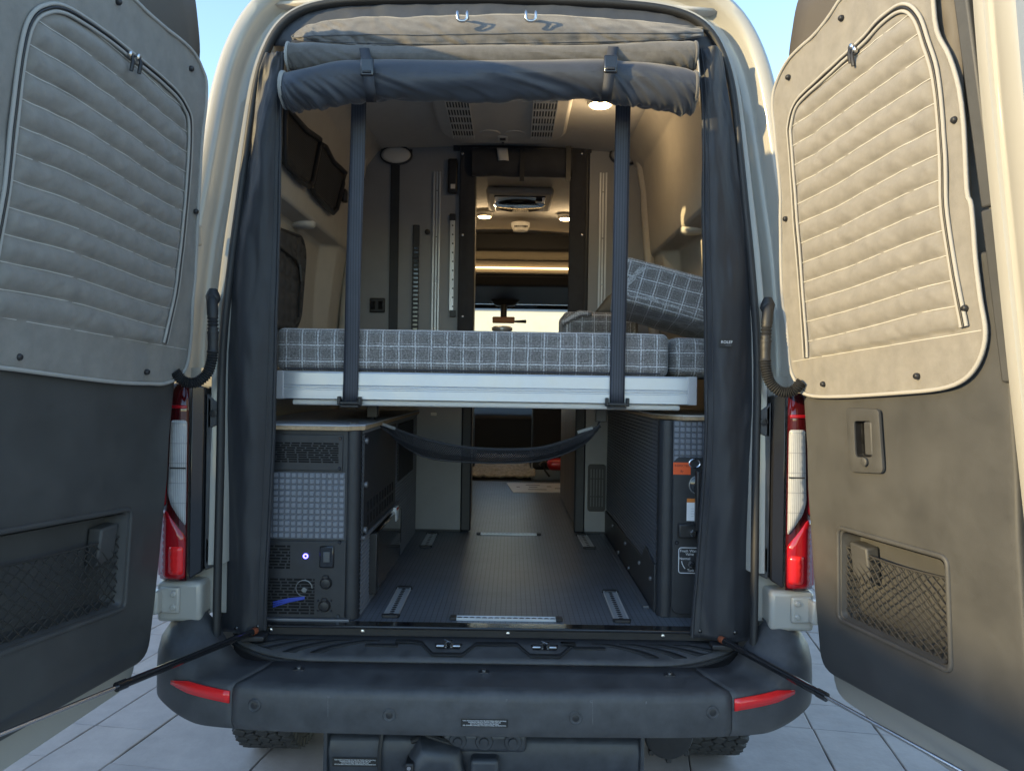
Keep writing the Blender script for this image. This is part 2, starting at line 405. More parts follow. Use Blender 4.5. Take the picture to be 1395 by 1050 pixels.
sweep([(-.004, -.001), (.002, -.013), (.010, -.016), (.018, -.011), (.021, .004), (.014, .012), (.0, .012)], True).build('door_seal', RUBBER, van, smooth=60)
# front of the van: nose and bonnet, windscreen
MB().box((-.98, 4.9, .45), (.98, 6.0, 1.35)).build('bonnet', PAINT, van, bevel=.12, seg=4)
MB().grid(lambda u, v: Vector(((u - .5) * 1.75, 5.55 - .75 * v, 1.36 + 1.06 * v)), 8, 8).build('windscreen', GLASS, van, solid=.006)
nose = MB()
for s in (-1, 1):
    nose.prism([(s * .87, 5.6, 1.34), (s * .87, 4.76, 2.27), (s * .87, 4.55, 2.27), (s * .87, 5.35, 1.34)], (s * .12, 0, 0))
nose.prism([(-.95, 4.82, 2.40), (-.95, 4.6, 2.40), (-.95, 4.3, 2.78), (-.95, 4.45, 2.8)], (1.9, 0, 0))
nose.build('cab_frame', PAINT, van, bevel=.02)

# lower rear corners: lamp housings, lamps, hinges, cable boots
def mir(s, pts): return [Vector((s * -p.x, p.y, p.z)) for p in pts]      # measured on the left side
ZT, ZB = H - .01, H - .605
for s in (-1, 1):
    X = lambda x: s * x
    MB().prism([(X(.815), .07, ZB - .12), (X(.99), .07, ZB - .12), (X(.99), .07, ZT + .05), (X(.815), .07, ZT + .05)], (0, .3, 0)).build('corner_panel', PAINT, van)
    # black filler strip beside the lamp with its step
    MB().prism([(X(.872), .02, ZB + .02), (X(.905), .0, ZB), (X(.905), .0, ZT), (X(.872), .02, ZT - .01)], (0, .06, 0)).build('filler_strip', BLKG, van, bevel=.004)
    MB().prism([(X(.855), .03, ZB + .05), (X(.870), .03, ZB + .03), (X(.870), .03, ZT - .03), (X(.855), .03, ZT - .05)], (0, .04, 0)).build('channel_rail', BUMP, van, bevel=.003)
    for zz in (ZT - .09, ZB + .07):
        br = MB().prism([(X(.868), .03, zz - .05), (X(.868), .03, zz + .055), (X(.835), .03, zz + .03), (X(.835), .03, zz - .035)], (0, .04, 0)).build('latch_bracket', BUMP, van, bevel=.003)
        MB().lathe((X(.848), .029, zz), (0, -1, 0), [(.012, 0), (.012, .004), (.007, .005), (.007, .001)], 14).build('bracket_hole', BLK, br)
    lamp = MB().grid(lambda u, v: Vector((X([.906, .93, .965, .995, 1.012, 1.018][round(u * 5)]), [-.012, -.018, -.014, .012, .06, .2][round(u * 5)], ZB + (ZT - ZB) * v)), 6, 8).build('tail_light', REDD, van, smooth=60, solid=.004)
    LXS = [(.906, -.012), (.93, -.018), (.965, -.014), (.995, .012), (1.012, .06), (1.018, .2)]
    def lampY(x):
        for (xa, ya), (xb, yb) in zip(LXS, LXS[1:]):
            if xa <= x <= xb: return ya + (yb - ya) * (x - xa) / (xb - xa)
        return LXS[0][1]
    def lens(name, poly, m, off): return sheet(rounded(poly, .01, 3), lambda x, z: Vector((X(x), lampY(x) - off, H + z)), .012).build(name, m, lamp, solid=.004, smooth=40)
    lens('reversing_lens', [(.908, -.12), (.955, -.12), (.962, -.34), (.952, -.375), (.908, -.44)], CLEAR, .006)
    MB().box((X(.908), -.027, H - .262), (X(.955), -.022, H - .266)).build('lens_divider', BLK, lamp)
    lens('red_lens', [(.908, -.598), (.992, -.598), (.992, -.40), (.972, -.39), (.908, -.47)], REDL, .005)
    lens('stop_lens', [(.912, -.585), (.955, -.585), (.955, -.5), (.912, -.5)], REDREF, .009)
    lens('red_lens', [(.970, -.02), (.994, -.02), (.994, -.39), (.972, -.375)], REDL, .005)
    lens('upper_band', [(.910, -.075), (.966, -.075), (.966, -.085), (.910, -.085)], REDL, .005)
    MB().grid(lambda u, v: Vector((X([.985, 1.003, 1.016, 1.022][round(u * 3)]), [.0, .012, .05, .19][round(u * 3)], ZB + .01 + (ZT - ZB - .02) * v)), 4, 3).build('side_lens', REDL, lamp, smooth=60)
    # hinges: lower one bolted on a bracket, upper one in a recess
    hb = MB().box((X(.865), -.005, H - .735), (X(1.0), .1, H - .612)).build('hinge_mount', PAINT, van, bevel=.014, seg=3)
    hp = MB().box((X(.925), -.018, H - .705), (X(.985), -.004, H - .625)).box((X(.975), -.05, H - .7), (X(1.045), -.012, H - .63)).build('door_hinge', PAINT, van, bevel=.008, seg=3)
    for zz in (H - .685, H - .645): MB().lathe((X(.942), -.018, zz), (0, -1, 0), [(.009, 0), (.009, .004), (.006, .007)], 8).build('hinge_bolt', PAINT, hp)
    hu = MB().box((X(.885), -.015, H + .41), (X(.93), .02, H + .475)).box((X(.915), -.03, H + .415), (X(.965), -.005, H + .47)).build('door_hinge', PAINT, van, bevel=.008, seg=3)
    for zz in (H + .427, H + .458): MB().lathe((X(.902), -.015, zz), (0, -1, 0), [(.009, 0), (.009, .003), (.006, .006)], 8).build('hinge_bolt', PAINT, hu)
    MB().prism([(X(.965), .012, H + .05), (X(.972), .012, H + .05), (X(.965), .03, H + .62), (X(.958), .03, H + .62)], (0, .01, 0)).build('body_crease', PAINT, van)
    # cable boot between body and door
    pth = [at(288, 402, -.01), at(289, 415, -.025), at(290, 440, -.035), at(290, 470, -.04), at(288, 492, -.045), at(281, 510, -.05), at(266, 521, -.06), at(250, 519, -.07), at(238, 506, -.08)]
    pth = spline([p if s < 0 else Vector((-p.x, p.y, p.z)) for p in pth], 12)
    rr = [(.0165 if i < 20 else .0145 if (20 <= i < 28 or 40 > i >= 34) else .0155) + (.0022 * (1 if i % 2 else -1) if (i > 40 or 20 < i < 30) else 0) for i in range(len(pth))]
    rr = [r_ * min(1, .55 + i * .05) for i, r_ in enumerate(rr)]
    bt = MB().tube(pth, rr, 12).build('cable_boot', RUBBER, van, smooth=70)
    MB().tube([pth[0] + Vector((0, .012, .02)), pth[0] + Vector((0, .01, 0)), pth[7] + Vector((0, .012, 0)), pth[12] + Vector((0, .014, 0))], [.012, .021, .021, .01], 12).build('boot_socket', RUBBER, bt)

# ------------------------------------------------------------------ bumper
BP = [(0, -.205), (.3, -.203), (.55, -.195), (.70, -.18), (.82, -.155), (.92, -.105), (.985, -.02), (1.015, .1), (1.02, .45)]
bpath = [Vector(p) for p in spline([(-a, b) for a, b in BP[::-1]] + BP[1:], 6)]
def bump_pt(p, t):
    """t = 0..6 profile from the seal lip over the step to the lower edge"""
    ax = abs(p.x); k = max(0, min(1, (ax - .80) / .17)); k = k * k * (3 - 2 * k)
    cin = Vector((max(-.86, min(.86, p.x * .90)), max(-.035, min(.1, -.035 + .35 * max(0, ax - .76)))))
    rise = .125 * k
    q = [(1.0, -.838 + rise), (.72, -.846 + rise), (.25, -.85 + rise * .85), (.08, -.852 + rise * .55), (.015, -.862 + rise * .3), (0, -.88 + rise * .1), (0, -.955 + .02 * k), (.06, -.975 + .03 * k), (.3, -.978 + .03 * k)][t]
    f = q[0]; xy = p * (1 - f) + cin * f
    return Vector((xy.x, xy.y, H + q[1]))
def bump_piece(name, cond, parent):
    pp = []
    for a, b in zip(bpath, bpath[1:]):
        if cond(a.x): pp.append(a)
        if cond(a.x) != cond(b.x):
            lo_, hi_ = 0., 1.
            for _ in range(30):
                m_ = (lo_ + hi_) / 2
                if cond((a + (b - a) * m_).x) == cond(a.x): lo_ = m_
                else: hi_ = m_
            pp.append(a + (b - a) * lo_)
    if cond(bpath[-1].x): pp.append(bpath[-1])
    return MB().grid(lambda u, v: bump_pt(pp[round(u * (len(pp) - 1))], round(v * 8)), len(pp), 9).build(name, BUMP, parent, smooth=42, solid=.004)
SEAM = .70
bumper = bump_piece('bumper', lambda x: abs(x) <= SEAM - .0012, van)
bump_piece('bumper_corner', lambda x: x < -SEAM - .0012, van); bump_piece('bumper_corner', lambda x: x > SEAM + .0012, van)
def face_at(x, z, out=0.):
    for a, b in zip(bpath, bpath[1:]):
        if a.x <= x <= b.x and a.y < .2 and b.y < .2:
            t = (x - a.x) / (b.x - a.x + 1e-9); p = a + (b - a) * t; d = (b - a).normalized(); n = Vector((d.y, -d.x))
            if n.y > 0: n = -n
            return Vector((p.x + n.x * out, p.y + n.y * out, z)), Vector((n.x, n.y, 0))
for px, py in ((345.5, 962), (531, 972), (784, 976), (972, 972)):
    q = at(px, py, -.2); p, n = face_at(q.x, q.z, .0)
    sn = MB().lathe(p, n, [(.0185, -.002), (.0185, .005), (.0165, .0065), (.0145, .0045)], 24).build('parking_sensor', BUMP, bumper, bevel=0)
    MB().lathe(p, n, [(.0095, .003), (.0095, .0058), (.008, .0065)], 18).build('sensor_face', BLK, sn)
for s in (-1, 1):
    # red reflector bent round the corner
    xs = [.705 + .185 * i / 10 for i in range(11)]
    top, bot = [], []
    for i, x in enumerate(xs):
        zc = -.883 + .022 * (x - .7) / .19; hh = .0165 * (1 if i < 8 else (1 - .3 * (i - 7)))
        pt, n = face_at(s * x, H + zc + hh, .0075); top.append(pt); pb, n = face_at(s * x, H + zc - .0165 + .008 * max(0, i - 7) / 3, .0075); bot.append(pb)
    MB().add(top + bot, [(i, i + 1, 11 + i + 1, 11 + i) for i in range(10)]).build('reflector', REDREF, bumper, solid=.006)
def sticker(pos, right, up, wd, ht, lines, size, parent, m=INKB, ink=INK):
    rt = Vector(right).normalized(); u = Vector(up).normalized(); n = rt.cross(u); pos = Vector(pos)
    o = MB().prism([pos - rt * wd / 2 - u * ht / 2, pos + rt * wd / 2 - u * ht / 2, pos + rt * wd / 2 + u * ht / 2, pos - rt * wd / 2 + u * ht / 2], n * .0008).build('sticker', m, parent, smooth=0)
    text('print', '\n'.join(lines), size, pos + n * .0014, rt, u, ink, parent if parent.parent is not None else o, line=.93)
    return o
WARN = ['THIS VEHICLE RATING MAY BE LESS THAN HITCH RATING.', 'MAXIMUM VERTICAL HITCH LOAD: 500 LBS', 'DO NOT EXCEED REAR AXLE RATING', 'SEE OWNER\'S MANUAL FOR ADDITIONAL INFORMATION']
q = at(660, 984.5, -.209)
sticker((q.x, -.2085, q.z), (1, 0, 0), (0, 0, 1), .13, .021, WARN, .0046, bumper)
# clips on top of the bumper step
for px, py in ((407, 916), (659, 926), (912, 924)):
    q = at(px, py, -.075)
    MB().box((q.x - .016, q.y - .012, H - .85), (q.x + .016, q.y + .02, H - .841)).build('bumper_clip', BLK, bumper, bevel=.002)
    MB().lathe((q.x, q.y, H - .841), (0, 0, 1), [(.008, 0), (.008, .004), (.005, .006)], 10).build('clip_screw', STEEL, bumper)

SCUFF = mat('scuff_mark', (.12, .122, .128), .9, noise_amt=.5, noise_scale=300)
for px, y0, y1, wd in ((448, 938, 944, .006), (447, 948, 975, .0012), (805, 938, 950, .005), (807, 952, 985, .0012), (690, 950, 952, .003), (880, 955, 958, .003)):
    a_ = at(px, y0, -.2); b_ = at(px, y1, -.2); pa, n = face_at(a_.x, min(a_.z, H - .868), .0026); pb, n = face_at(b_.x, min(b_.z, H - .874), .0026)
    MB().add([pa + Vector((-wd, 0, 0)), pa + Vector((wd * .7, 0, .002)), pb + Vector((wd, 0, 0)), pb + Vector((-wd * .5, 0, -.001))], [(0, 1, 2, 3)]).build('scuff', SCUFF, bumper, smooth=0)
# step plate on the sill with its pattern, latch recesses
def sillz(y): return H - .8 - (.08 - y) * .29
def SP(x, y, h=0.): return Vector((x, y, sillz(y) + h))
def front(x): return -.035 + .10 * max(0, (abs(x) - .5) / .3) ** 2.2
outl = [(x, .085) for x in (-.79, .79)] + [(x, front(x)) for x in [.79 - 1.58 * i / 40 for i in range(41)]]
step = sheet(outl, lambda x, y: SP(x, y), .03).build('step_plate', BUMP, van, smooth=30, solid=.008)
MB().grid(lambda u, v: SP(-.80 + 1.6 * u, front(-.80 + 1.6 * u) - .004 + .01 * v, -.012 + .004 * math.sin(v * 3.1)), 40, 4).build('sill_lip', RUBBER, step, solid=.01)
DARKTOP = mat('step_grip', (.013, .014, .016), .75, bump=.4)
for s in (-1, 1):
    for k in range(4):       # curved dark grip stripes
        x0 = .70 - k * .085
        a = [(s * (x0 + .085 - .05 * t - .10 * t * t), -.005 + .064 * t) for t in [i / 8 for i in range(9)]]
        b = [(s * (x0 + .045 - .05 * t - .11 * t * t), -.005 + .064 * t) for t in [i / 8 for i in range(9)]]
        a = [(x, max(y, front(x) + .02)) for x, y in a]; b = [(x, max(y, front(x) + .02)) for x, y in b]
        MB().add([SP(x, y, .0055) for x, y in a] + [SP(x, y, .0055) for x, y in b], [(i, i + 1, 10 + i, 9 + i) for i in range(8)]).build('grip_stripe', DARKTOP, step, solid=.002)
    MB().box((s * .37, .028, sillz(.03) + .004), (s * .27, .052, sillz(.04) + .006)).build('grip_stripe', DARKTOP, step)
cxs = [at(610, 888, .02).x, at(742, 888, .02).x]
groove = [(-.28, .055), (-.235, .055)]
for cx in cxs: groove += [(cx - .085, .05), (cx - .045, -.005), (cx + .045, -.005), (cx + .085, .048)]
groove += [(.235, .055), (.28, .055)]
gz = [SP(x, y, .007) for x, y in groove]
MB().add([p + Vector((0, .014, 0)) for p in gz] + [p - Vector((0, .014, 0)) for p in gz], [(i, i + 1, len(gz) + i + 1, len(gz) + i) for i in range(len(gz) - 1)]).build('grip_band', DARKTOP, step, solid=.002)
for k, cx in enumerate(cxs):
    MB().prism([SP(cx - .042, .045, .0075), SP(cx + .042, .045, .0075), SP(cx + .036, .022, .0075), SP(cx - .036, .022, .0075)], (0, 0, .001)).build('latch_recess', BLKG, step)
    for dx in (-.024, .024): MB().box((cx + dx - .014, .028, sillz(.03) + .006), (cx + dx + .014, .042, sillz(.03) + .013)).build('latch_plate', STEEL, step, bevel=.005)
    MB().tube([SP(cx - .008, .03, .006), SP(cx - .008, .026, .028), SP(cx + .010, .026, .028), SP(cx + .010, .03, .006)], .0055, 8).build('striker_loop', STEEL, step)
# riser between sill and floor
MB().box((-.80, .085, H - .80), (.80, .1, FLOOR - .004)).build('floor_riser', BLK, van, bevel=.003)
MB().box((-.80, .07, FLOOR - .006), (.80, .12, FLOOR + .004)).build('threshold_strip', BLKG, van, bevel=.003)
for px, py in ((369, 858), (494, 860), (692, 864), (903, 868)):
    q = at(px, py, .084); MB().lathe((q.x, .085, FLOOR - .018), (0, -1, 0), [(.006, 0), (.006, .003), (.003, .004)], 10).build('riser_screw', STEEL, van)

# ------------------------------------------------------------------ hitch and underside
hitch = thing('tow_hitch', 'dark steel tow hitch crossbar with warning sticker under the rear bumper', 'tow hitch', (0, .05, H - 1.15))
HY, HZ = -.02, H - 1.085
x0, x1 = at(447, 1030, HY).x, at(872, 1030, HY).x
MB().prism([(x0, HY - .02, HZ - .09), (x0, HY - .035, HZ - .01), (x0, HY - .02, HZ + .03), (x0, HY + .06, HZ + .055), (x0, HY + .12, HZ + .04), (x0, HY + .12, HZ - .09)], (x1 - x0, 0, 0)).build('crossbar', HITCH, hitch, bevel=.012, seg=3)
for xx in (x0 - .006, x1 - .006): MB().box((xx, HY - .04, HZ - .1), (xx + .012, HY + .13, HZ + .05)).build('end_plate', HITCH, hitch, bevel=.004)
for xx in (x0 + .03, x1 - .12): MB().box((xx, HY + .03, HZ + .03), (xx + .09, HY + .1, HZ + .16)).build('frame_bracket', BLK, hitch, bevel=.004)
bxc = at(660, 1010, HY - .02).x
mp = MB().box((bxc - .125, HY - .05, HZ + .0), (bxc + .125, HY + .02, HZ + .058)).build('mounting_plate', HITCH, hitch, bevel=.014, seg=3)
for dx in (-.078, 0, .085): MB().lathe((bxc + dx, HY - .05, HZ + .035), (0, -1, 0), [(.027, 0), (.024, .004), (.014, .004), (.012, .009), (.009, .009)], 18).build('plate_bolt', HITCH, mp)
MB().box((bxc - .04, HY - .075, HZ - .1), (bxc + .045, HY + .02, HZ - .008)).build('receiver', HITCH, hitch, bevel=.012, seg=3)
cp = at(583, 1032, HY - .05)
MB().tube([cp + Vector((-.03, 0, -.04)), cp + Vector((.0, -.005, .02)), cp + Vector((.06, 0, .0)), cp + Vector((.075, 0, -.06))], [.05, .055, .05, .04], 12).build('trailer_socket', HITCH, hitch)
MB().box((cp.x - .06, cp.y - .06, cp.z - .06), (cp.x - .035, cp.y, cp.z + .012)).build('socket_hinge', BLK, hitch, bevel=.004)
for dz in (.0, -.028): MB().lathe((cp.x - .048, cp.y - .06, cp.z + dz), (0, -1, 0), [(.007, 0), (.006, .003)], 10).build('socket_screw', STEEL, hitch)
sx = x0 + .15
MB().tube([Vector((sx + .012, HY - .042, HZ - .09)), Vector((sx + .012, HY - .045, HZ - .005)), Vector((sx + .014, HY - .028, HZ + .038)), Vector((sx + .016, HY + .06, HZ + .064))], .0065, 6).build('cable_tie', BLK, hitch)
MB().tube([cp + Vector((-.05, .01, .045)), cp + Vector((0, 0, .066)), cp + Vector((.06, 0, .045)), cp + Vector((.1, .01, .012))], .009, 8).build('trailer_wiring', RUBBER, hitch)
q = at(484, 1038, HY - .035); sticker((q.x, HY - .0365, q.z + .002), (1, 0, 0), (0, 0.02, 1), .135, .026, WARN, .0047, hitch)
can = MB().lathe(at(911, 1000, .25), (0, -1, 0), [(.075, -.3), (.083, -.03), (.083, .0), (.078, .01), (.07, .012)], 28).build('air_tank', BLK, van, smooth=35)
for a in range(0, 360, 45):
    c = at(911, 1000, .25); MB().box((c.x + .084 * math.cos(R(a)) - .008, .24, c.z + .084 * math.sin(R(a)) - .008), (c.x + .084 * math.cos(R(a)) + .008, .27, c.z + .084 * math.sin(R(a)) + .008)).build('tank_clip', BLK, can, bevel=.002)
under = MB().box((-.8, .1, H - .95), (.8, 4.8, FLOOR - .03)).build('underbody', BLK, van)
MB().tube([(-.75, 1.1, .40), (.75, 1.1, .40)], .06, 12).build('rear_axle', BLK, van)
# wheels with all-terrain tread
def wheel(x, y):
    rad, wd = .405, .24; c = Vector((x, y, rad))
    t = MB().lathe(c - Vector((wd / 2, 0, 0)), (1, 0, 0), [(.24, .01), (.33, -.006), (.375, .008), (.392, .03), (.394, wd / 2), (.392, wd - .03), (.375, wd - .008), (.33, wd + .006), (.24, wd - .01)], 56)
    wh = thing_part('wheel', t, TYRE)
    bl = MB(); rows = [-.092, -.046, 0, .046, .092]; rr_ = random.Random(1)
    for ri, rx in enumerate(rows):
        n = 46
        for k in range(n):
            a = 2 * math.pi * (k + (ri % 2) * .5) / n; M = Matrix.Translation(c) @ Matrix.Rotation(a, 4, 'X') @ Matrix.Translation((rx, 0, rad - .011)) @ Matrix.Rotation((.5 if ri % 2 else -.45), 4, 'Z')
            bl.box((-.0225, -.0205, -.006), (.0225, .0205, .011), M)
    for sd_ in (-1, 1):
        for k in range(46):
            a = 2 * math.pi * (k + .25) / 46; M = Matrix.Translation(c) @ Matrix.Rotation(a, 4, 'X') @ Matrix.Translation((sd_ * .114, 0, rad - .024))
            bl.box((-.01, -.018, -.02), (.01, .018, .014), M)
    tr = bl.build('tread_blocks', TYRE, wh, smooth=0, bevel=.003, seg=1); tr['kind'] = 'stuff'
    MB().lathe(c - Vector((.1, 0, 0)), (1, 0, 0), [(.235, 0), (.24, .02), (.2, .06), (.2, .15), (.24, .19), (.235, .21)], 32).build('rim', BLK, wh)
    return wh
def thing_part(name, mb, m): return mb.build(name, m, van, smooth=50)
wheel(-.925, 1.1); wheel(.935, 1.1)
wheel(-.86, 4.75); wheel(.86, 4.75)
for s in (-1, 1): MB().box((s * .70, .72, H - .98), (s * .98, .735, H - 1.02)).build('mud_guard', BLK, van)

# ------------------------------------------------------------------ rear doors
def door(s):
    WD = .93 if s < 0 else .76
    tri = [(0, -.3), (0, -.915), (WD, -.93), (WD, 1.2), (.16, 1.2), (.08, 1.12), (.03, .98), (.0, .7)]
    outline = rounded(tri, .07, 5)
    skin = sheet(outline, lambda u, v: D(s, u, v, -.05), .12, bstep=.02).build('rear_door', PAINT, van, solid=.05, smooth=40, bevel=.012, seg=3)
    # inner trim panel with a pocket opening
    if s > 0: pk = [duv(s, *p) for p in ((1158, 722), (1300, 762), (1305, 905), (1158, 838))]
    else: pk = [duv(s, *p) for p in ((-90, 742), (160, 697), (152, 823), (-90, 908))]
    hole = rounded(pk, .02, 4)
    lo = rounded([(.012, .30), (.012, -.60), (.02, -.825), (WD - .025, -.80), (WD - .025, .30)], .06, 5)
    def trimf(u, v):
        return D(s, u, v, .011 + .006 * max(0, min(1, (-v - .17) / .12)))
    holes = [hole]
    if s > 0:
        hc = [duv(s, *p) for p in ((1179, 572), (1203, 572), (1205, 621), (1181, 621))]; hh = rounded(hc, .012, 4); holes.append(hh)
    tp = sheet(lo, trimf, .018, holes=holes, bstep=.012).build('trim_panel', TRIM, skin, smooth=50, solid=.022, bevel=.008, seg=3)
    up = rounded([(.012, .28), (.012, .75), (.04, .98), (.10, 1.12), (.2, 1.18), (WD - .1, 1.18), (WD - .1, .28)], .05, 5)
    sheet(up, lambda u, v: D(s, u, v, .004 + .01 * min(1, max(0, u - .012) / .03)), .06, bstep=.02).build('upper_trim', TRIMUP, skin, smooth=50, solid=.003)
    # pocket tray: walls behind the hole and a raised frame
    dep = .05; n_ = len(hole)
    rimv = [D(s, u, v, .027) for u, v in hole]; cu = sum(p[0] for p in hole) / n_; cv = sum(p[1] for p in hole) / n_
    bot = [D(s, cu + (u - cu) * .93, cv + (v - cv) * .9, .027 - dep) for u, v in hole]
    MB().add(rimv + bot, [(i, (i + 1) % n_, n_ + (i + 1) % n_, n_ + i) for i in range(n_)] + [tuple(range(n_, 2 * n_))]).build('pocket_tray', TRIM, skin, smooth=35)
    fr = [D(s, cu + (u - cu) * 1.06, cv + (v - cv) * 1.08, .028) for u, v in hole]
    MB().tube(fr, .007, 8, closed=True).build('pocket_frame', TRIM, skin, smooth=70)
    a, b, c, d = [Vector(p) for p in pk]          # top-hinge/free, bottom
    def N(tu, tv, off=.012):
        top = a + (b - a) * tu; botm = d + (c - d) * tu; tt = .06 + .94 * tv + .035 * math.sin(tu * math.pi) * (1 - tv) * 1.0
        if s > 0: tt = max(tt, .0) + (1 - tv) * .12
        else: tt = tt + (1 - tv) * .20
        q = top + (botm - top) * tt; return D(s, q.x, q.y, off + .012 * math.sin(tu * math.pi) * math.sin(tv * math.pi))
    net = MB(); nu, nv = (13, 8) if s > 0 else (15, 6); jr = random.Random(5)
    for k in range(-nv, nu + 1):
        for dirn in (1, -1):
            pts = []
            for j in range(nv * 2 + 1):
                tv = j / (nv * 2); tu = (k + (tv * nv if dirn > 0 else nv - tv * nv)) / nu
                if -.001 <= tu <= 1.001:
                    wob = .0016 * math.sin(j * math.pi) ; pts.append(N(tu + .006 * math.sin(j * 1.57 + k), tv, .012 + (.0015 if dirn > 0 else -.0015)))
            if len(pts) > 1: net.tube(pts, .0019, 5)
    for tv in (0, 1): net.tube([N(i / 12, tv) for i in range(13)], .003, 6)
    for tu in (0, 1): net.tube([N(tu, i / 6) for i in range(7)], .0025, 6)
    net.build('pocket_net', mat('elastic_cord', (.03, .029, .028), .75) if s < 0 else mat('elastic_cord', (.03, .029, .028), .75), skin, smooth=60)
    # small ledge bracket inside the pocket
    inx = pk[1] if s < 0 else pk[0]
    MB().add([D(s, inx[0] + (.02), inx[1] - .025, .02), D(s, inx[0] + .09, inx[1] - .03, .02), D(s, inx[0] + .09, inx[1] - .13, .015), D(s, inx[0] + .02, inx[1] - .12, .015), D(s, inx[0] + .02, inx[1] - .025, -.02), D(s, inx[0] + .09, inx[1] - .03, -.02), D(s, inx[0] + .09, inx[1] - .13, -.02), D(s, inx[0] + .02, inx[1] - .12, -.02)],
             [(0, 1, 2, 3), (4, 5, 6, 7), (0, 1, 5, 4), (1, 2, 6, 5), (2, 3, 7, 6), (3, 0, 4, 7)]).build('pocket_divider', TRIM, skin, bevel=.006)
    if s > 0:
        # handle with raised escutcheon, cup and pull
        cen = duv(s, 1193, 600); es = rounded([duv(s, *p) for p in ((1168, 554), (1213, 556), (1219, 643), (1173, 641))], .014, 5)
        em = sheet(es, lambda u, v: D(s, u, v, .0315), .02, holes=[hh], bstep=.006).build('handle_plate', TRIM, skin, solid=.009, bevel=.003)
        nh = len(hh)
        MB().add([D(s, u, v, .03) for u, v in hh] + [D(s, u, v, -.015) for u, v in hh], [(i, (i + 1) % nh, nh + (i + 1) % nh, nh + i) for i in range(nh)] + [tuple(range(nh, 2 * nh))]).build('handle_cup', BLK, skin)
        hq = [duv(s, *p) for p in ((1193, 573), (1204, 573), (1206, 619), (1195, 618))]
        MB().prism([D(s, u, v, .012) for u, v in hq], D(s, 0, 0, .026) - D(s, 0, 0, 0)).build('door_handle', TRIM, skin, bevel=.005, seg=3)
        bq = duv(s, 1196, 627); MB().lathe(D(s, bq[0], bq[1], .04), D(s, 0, 0, 1) - D(s, 0, 0, 0), [(.012, 0), (.012, .004), (.009, .006)], 14).build('lock_button', TRIM, skin)
        # free edge: grey seal carrier in two lengths, painted flange
        def strip(name, p0, p1, wd, off, m, th=.02):
            a_ = duv(s, *p0); b_ = duv(s, *p1)
            MB().add([D(s, a_[0], a_[1], off), D(s, a_[0] + wd, a_[1], off), D(s, b_[0] + wd, b_[1], off), D(s, b_[0], b_[1], off), D(s, a_[0], a_[1], off - th), D(s, a_[0] + wd, a_[1], off - th), D(s, b_[0] + wd, b_[1], off - th), D(s, b_[0], b_[1], off - th)],
                     [(0, 1, 2, 3), (4, 5, 6, 7), (0, 1, 5, 4), (1, 2, 6, 5), (2, 3, 7, 6), (3, 0, 4, 7)]).build(name, m, skin, bevel=.005)
        strip('edge_trim', (1306, -60), (1352, 284), .035, .03, TRIM, .03)
        strip('edge_trim', (1351, 287), (1380, 520), .035, .03, TRIM, .03)
        fl_ = [Vector(duv(s, *p)) for p in ((1336, -60), (1350, 120), (1366, 286), (1388, 500), (1410, 700), (1424, 840))]; vs_ = []
        for p_ in spline(fl_, 4):
            for du, of in ((0, .0), (.0, .028), (.006, .034), (.03, .034), (.034, .026), (.05, .026), (.056, .034), (.1, .03), (.106, -.02)): vs_.append(D(s, p_.x + du, p_.y, of))
        nr_ = len(vs_) // 9; MB().add(vs_, [(j * 9 + i, j * 9 + i + 1, j * 9 + i + 10, j * 9 + i + 9) for j in range(nr_ - 1) for i in range(8)]).build('edge_flange', PAINT, skin, smooth=60)
    return skin
doors = {s: door(s) for s in (-1, 1)}

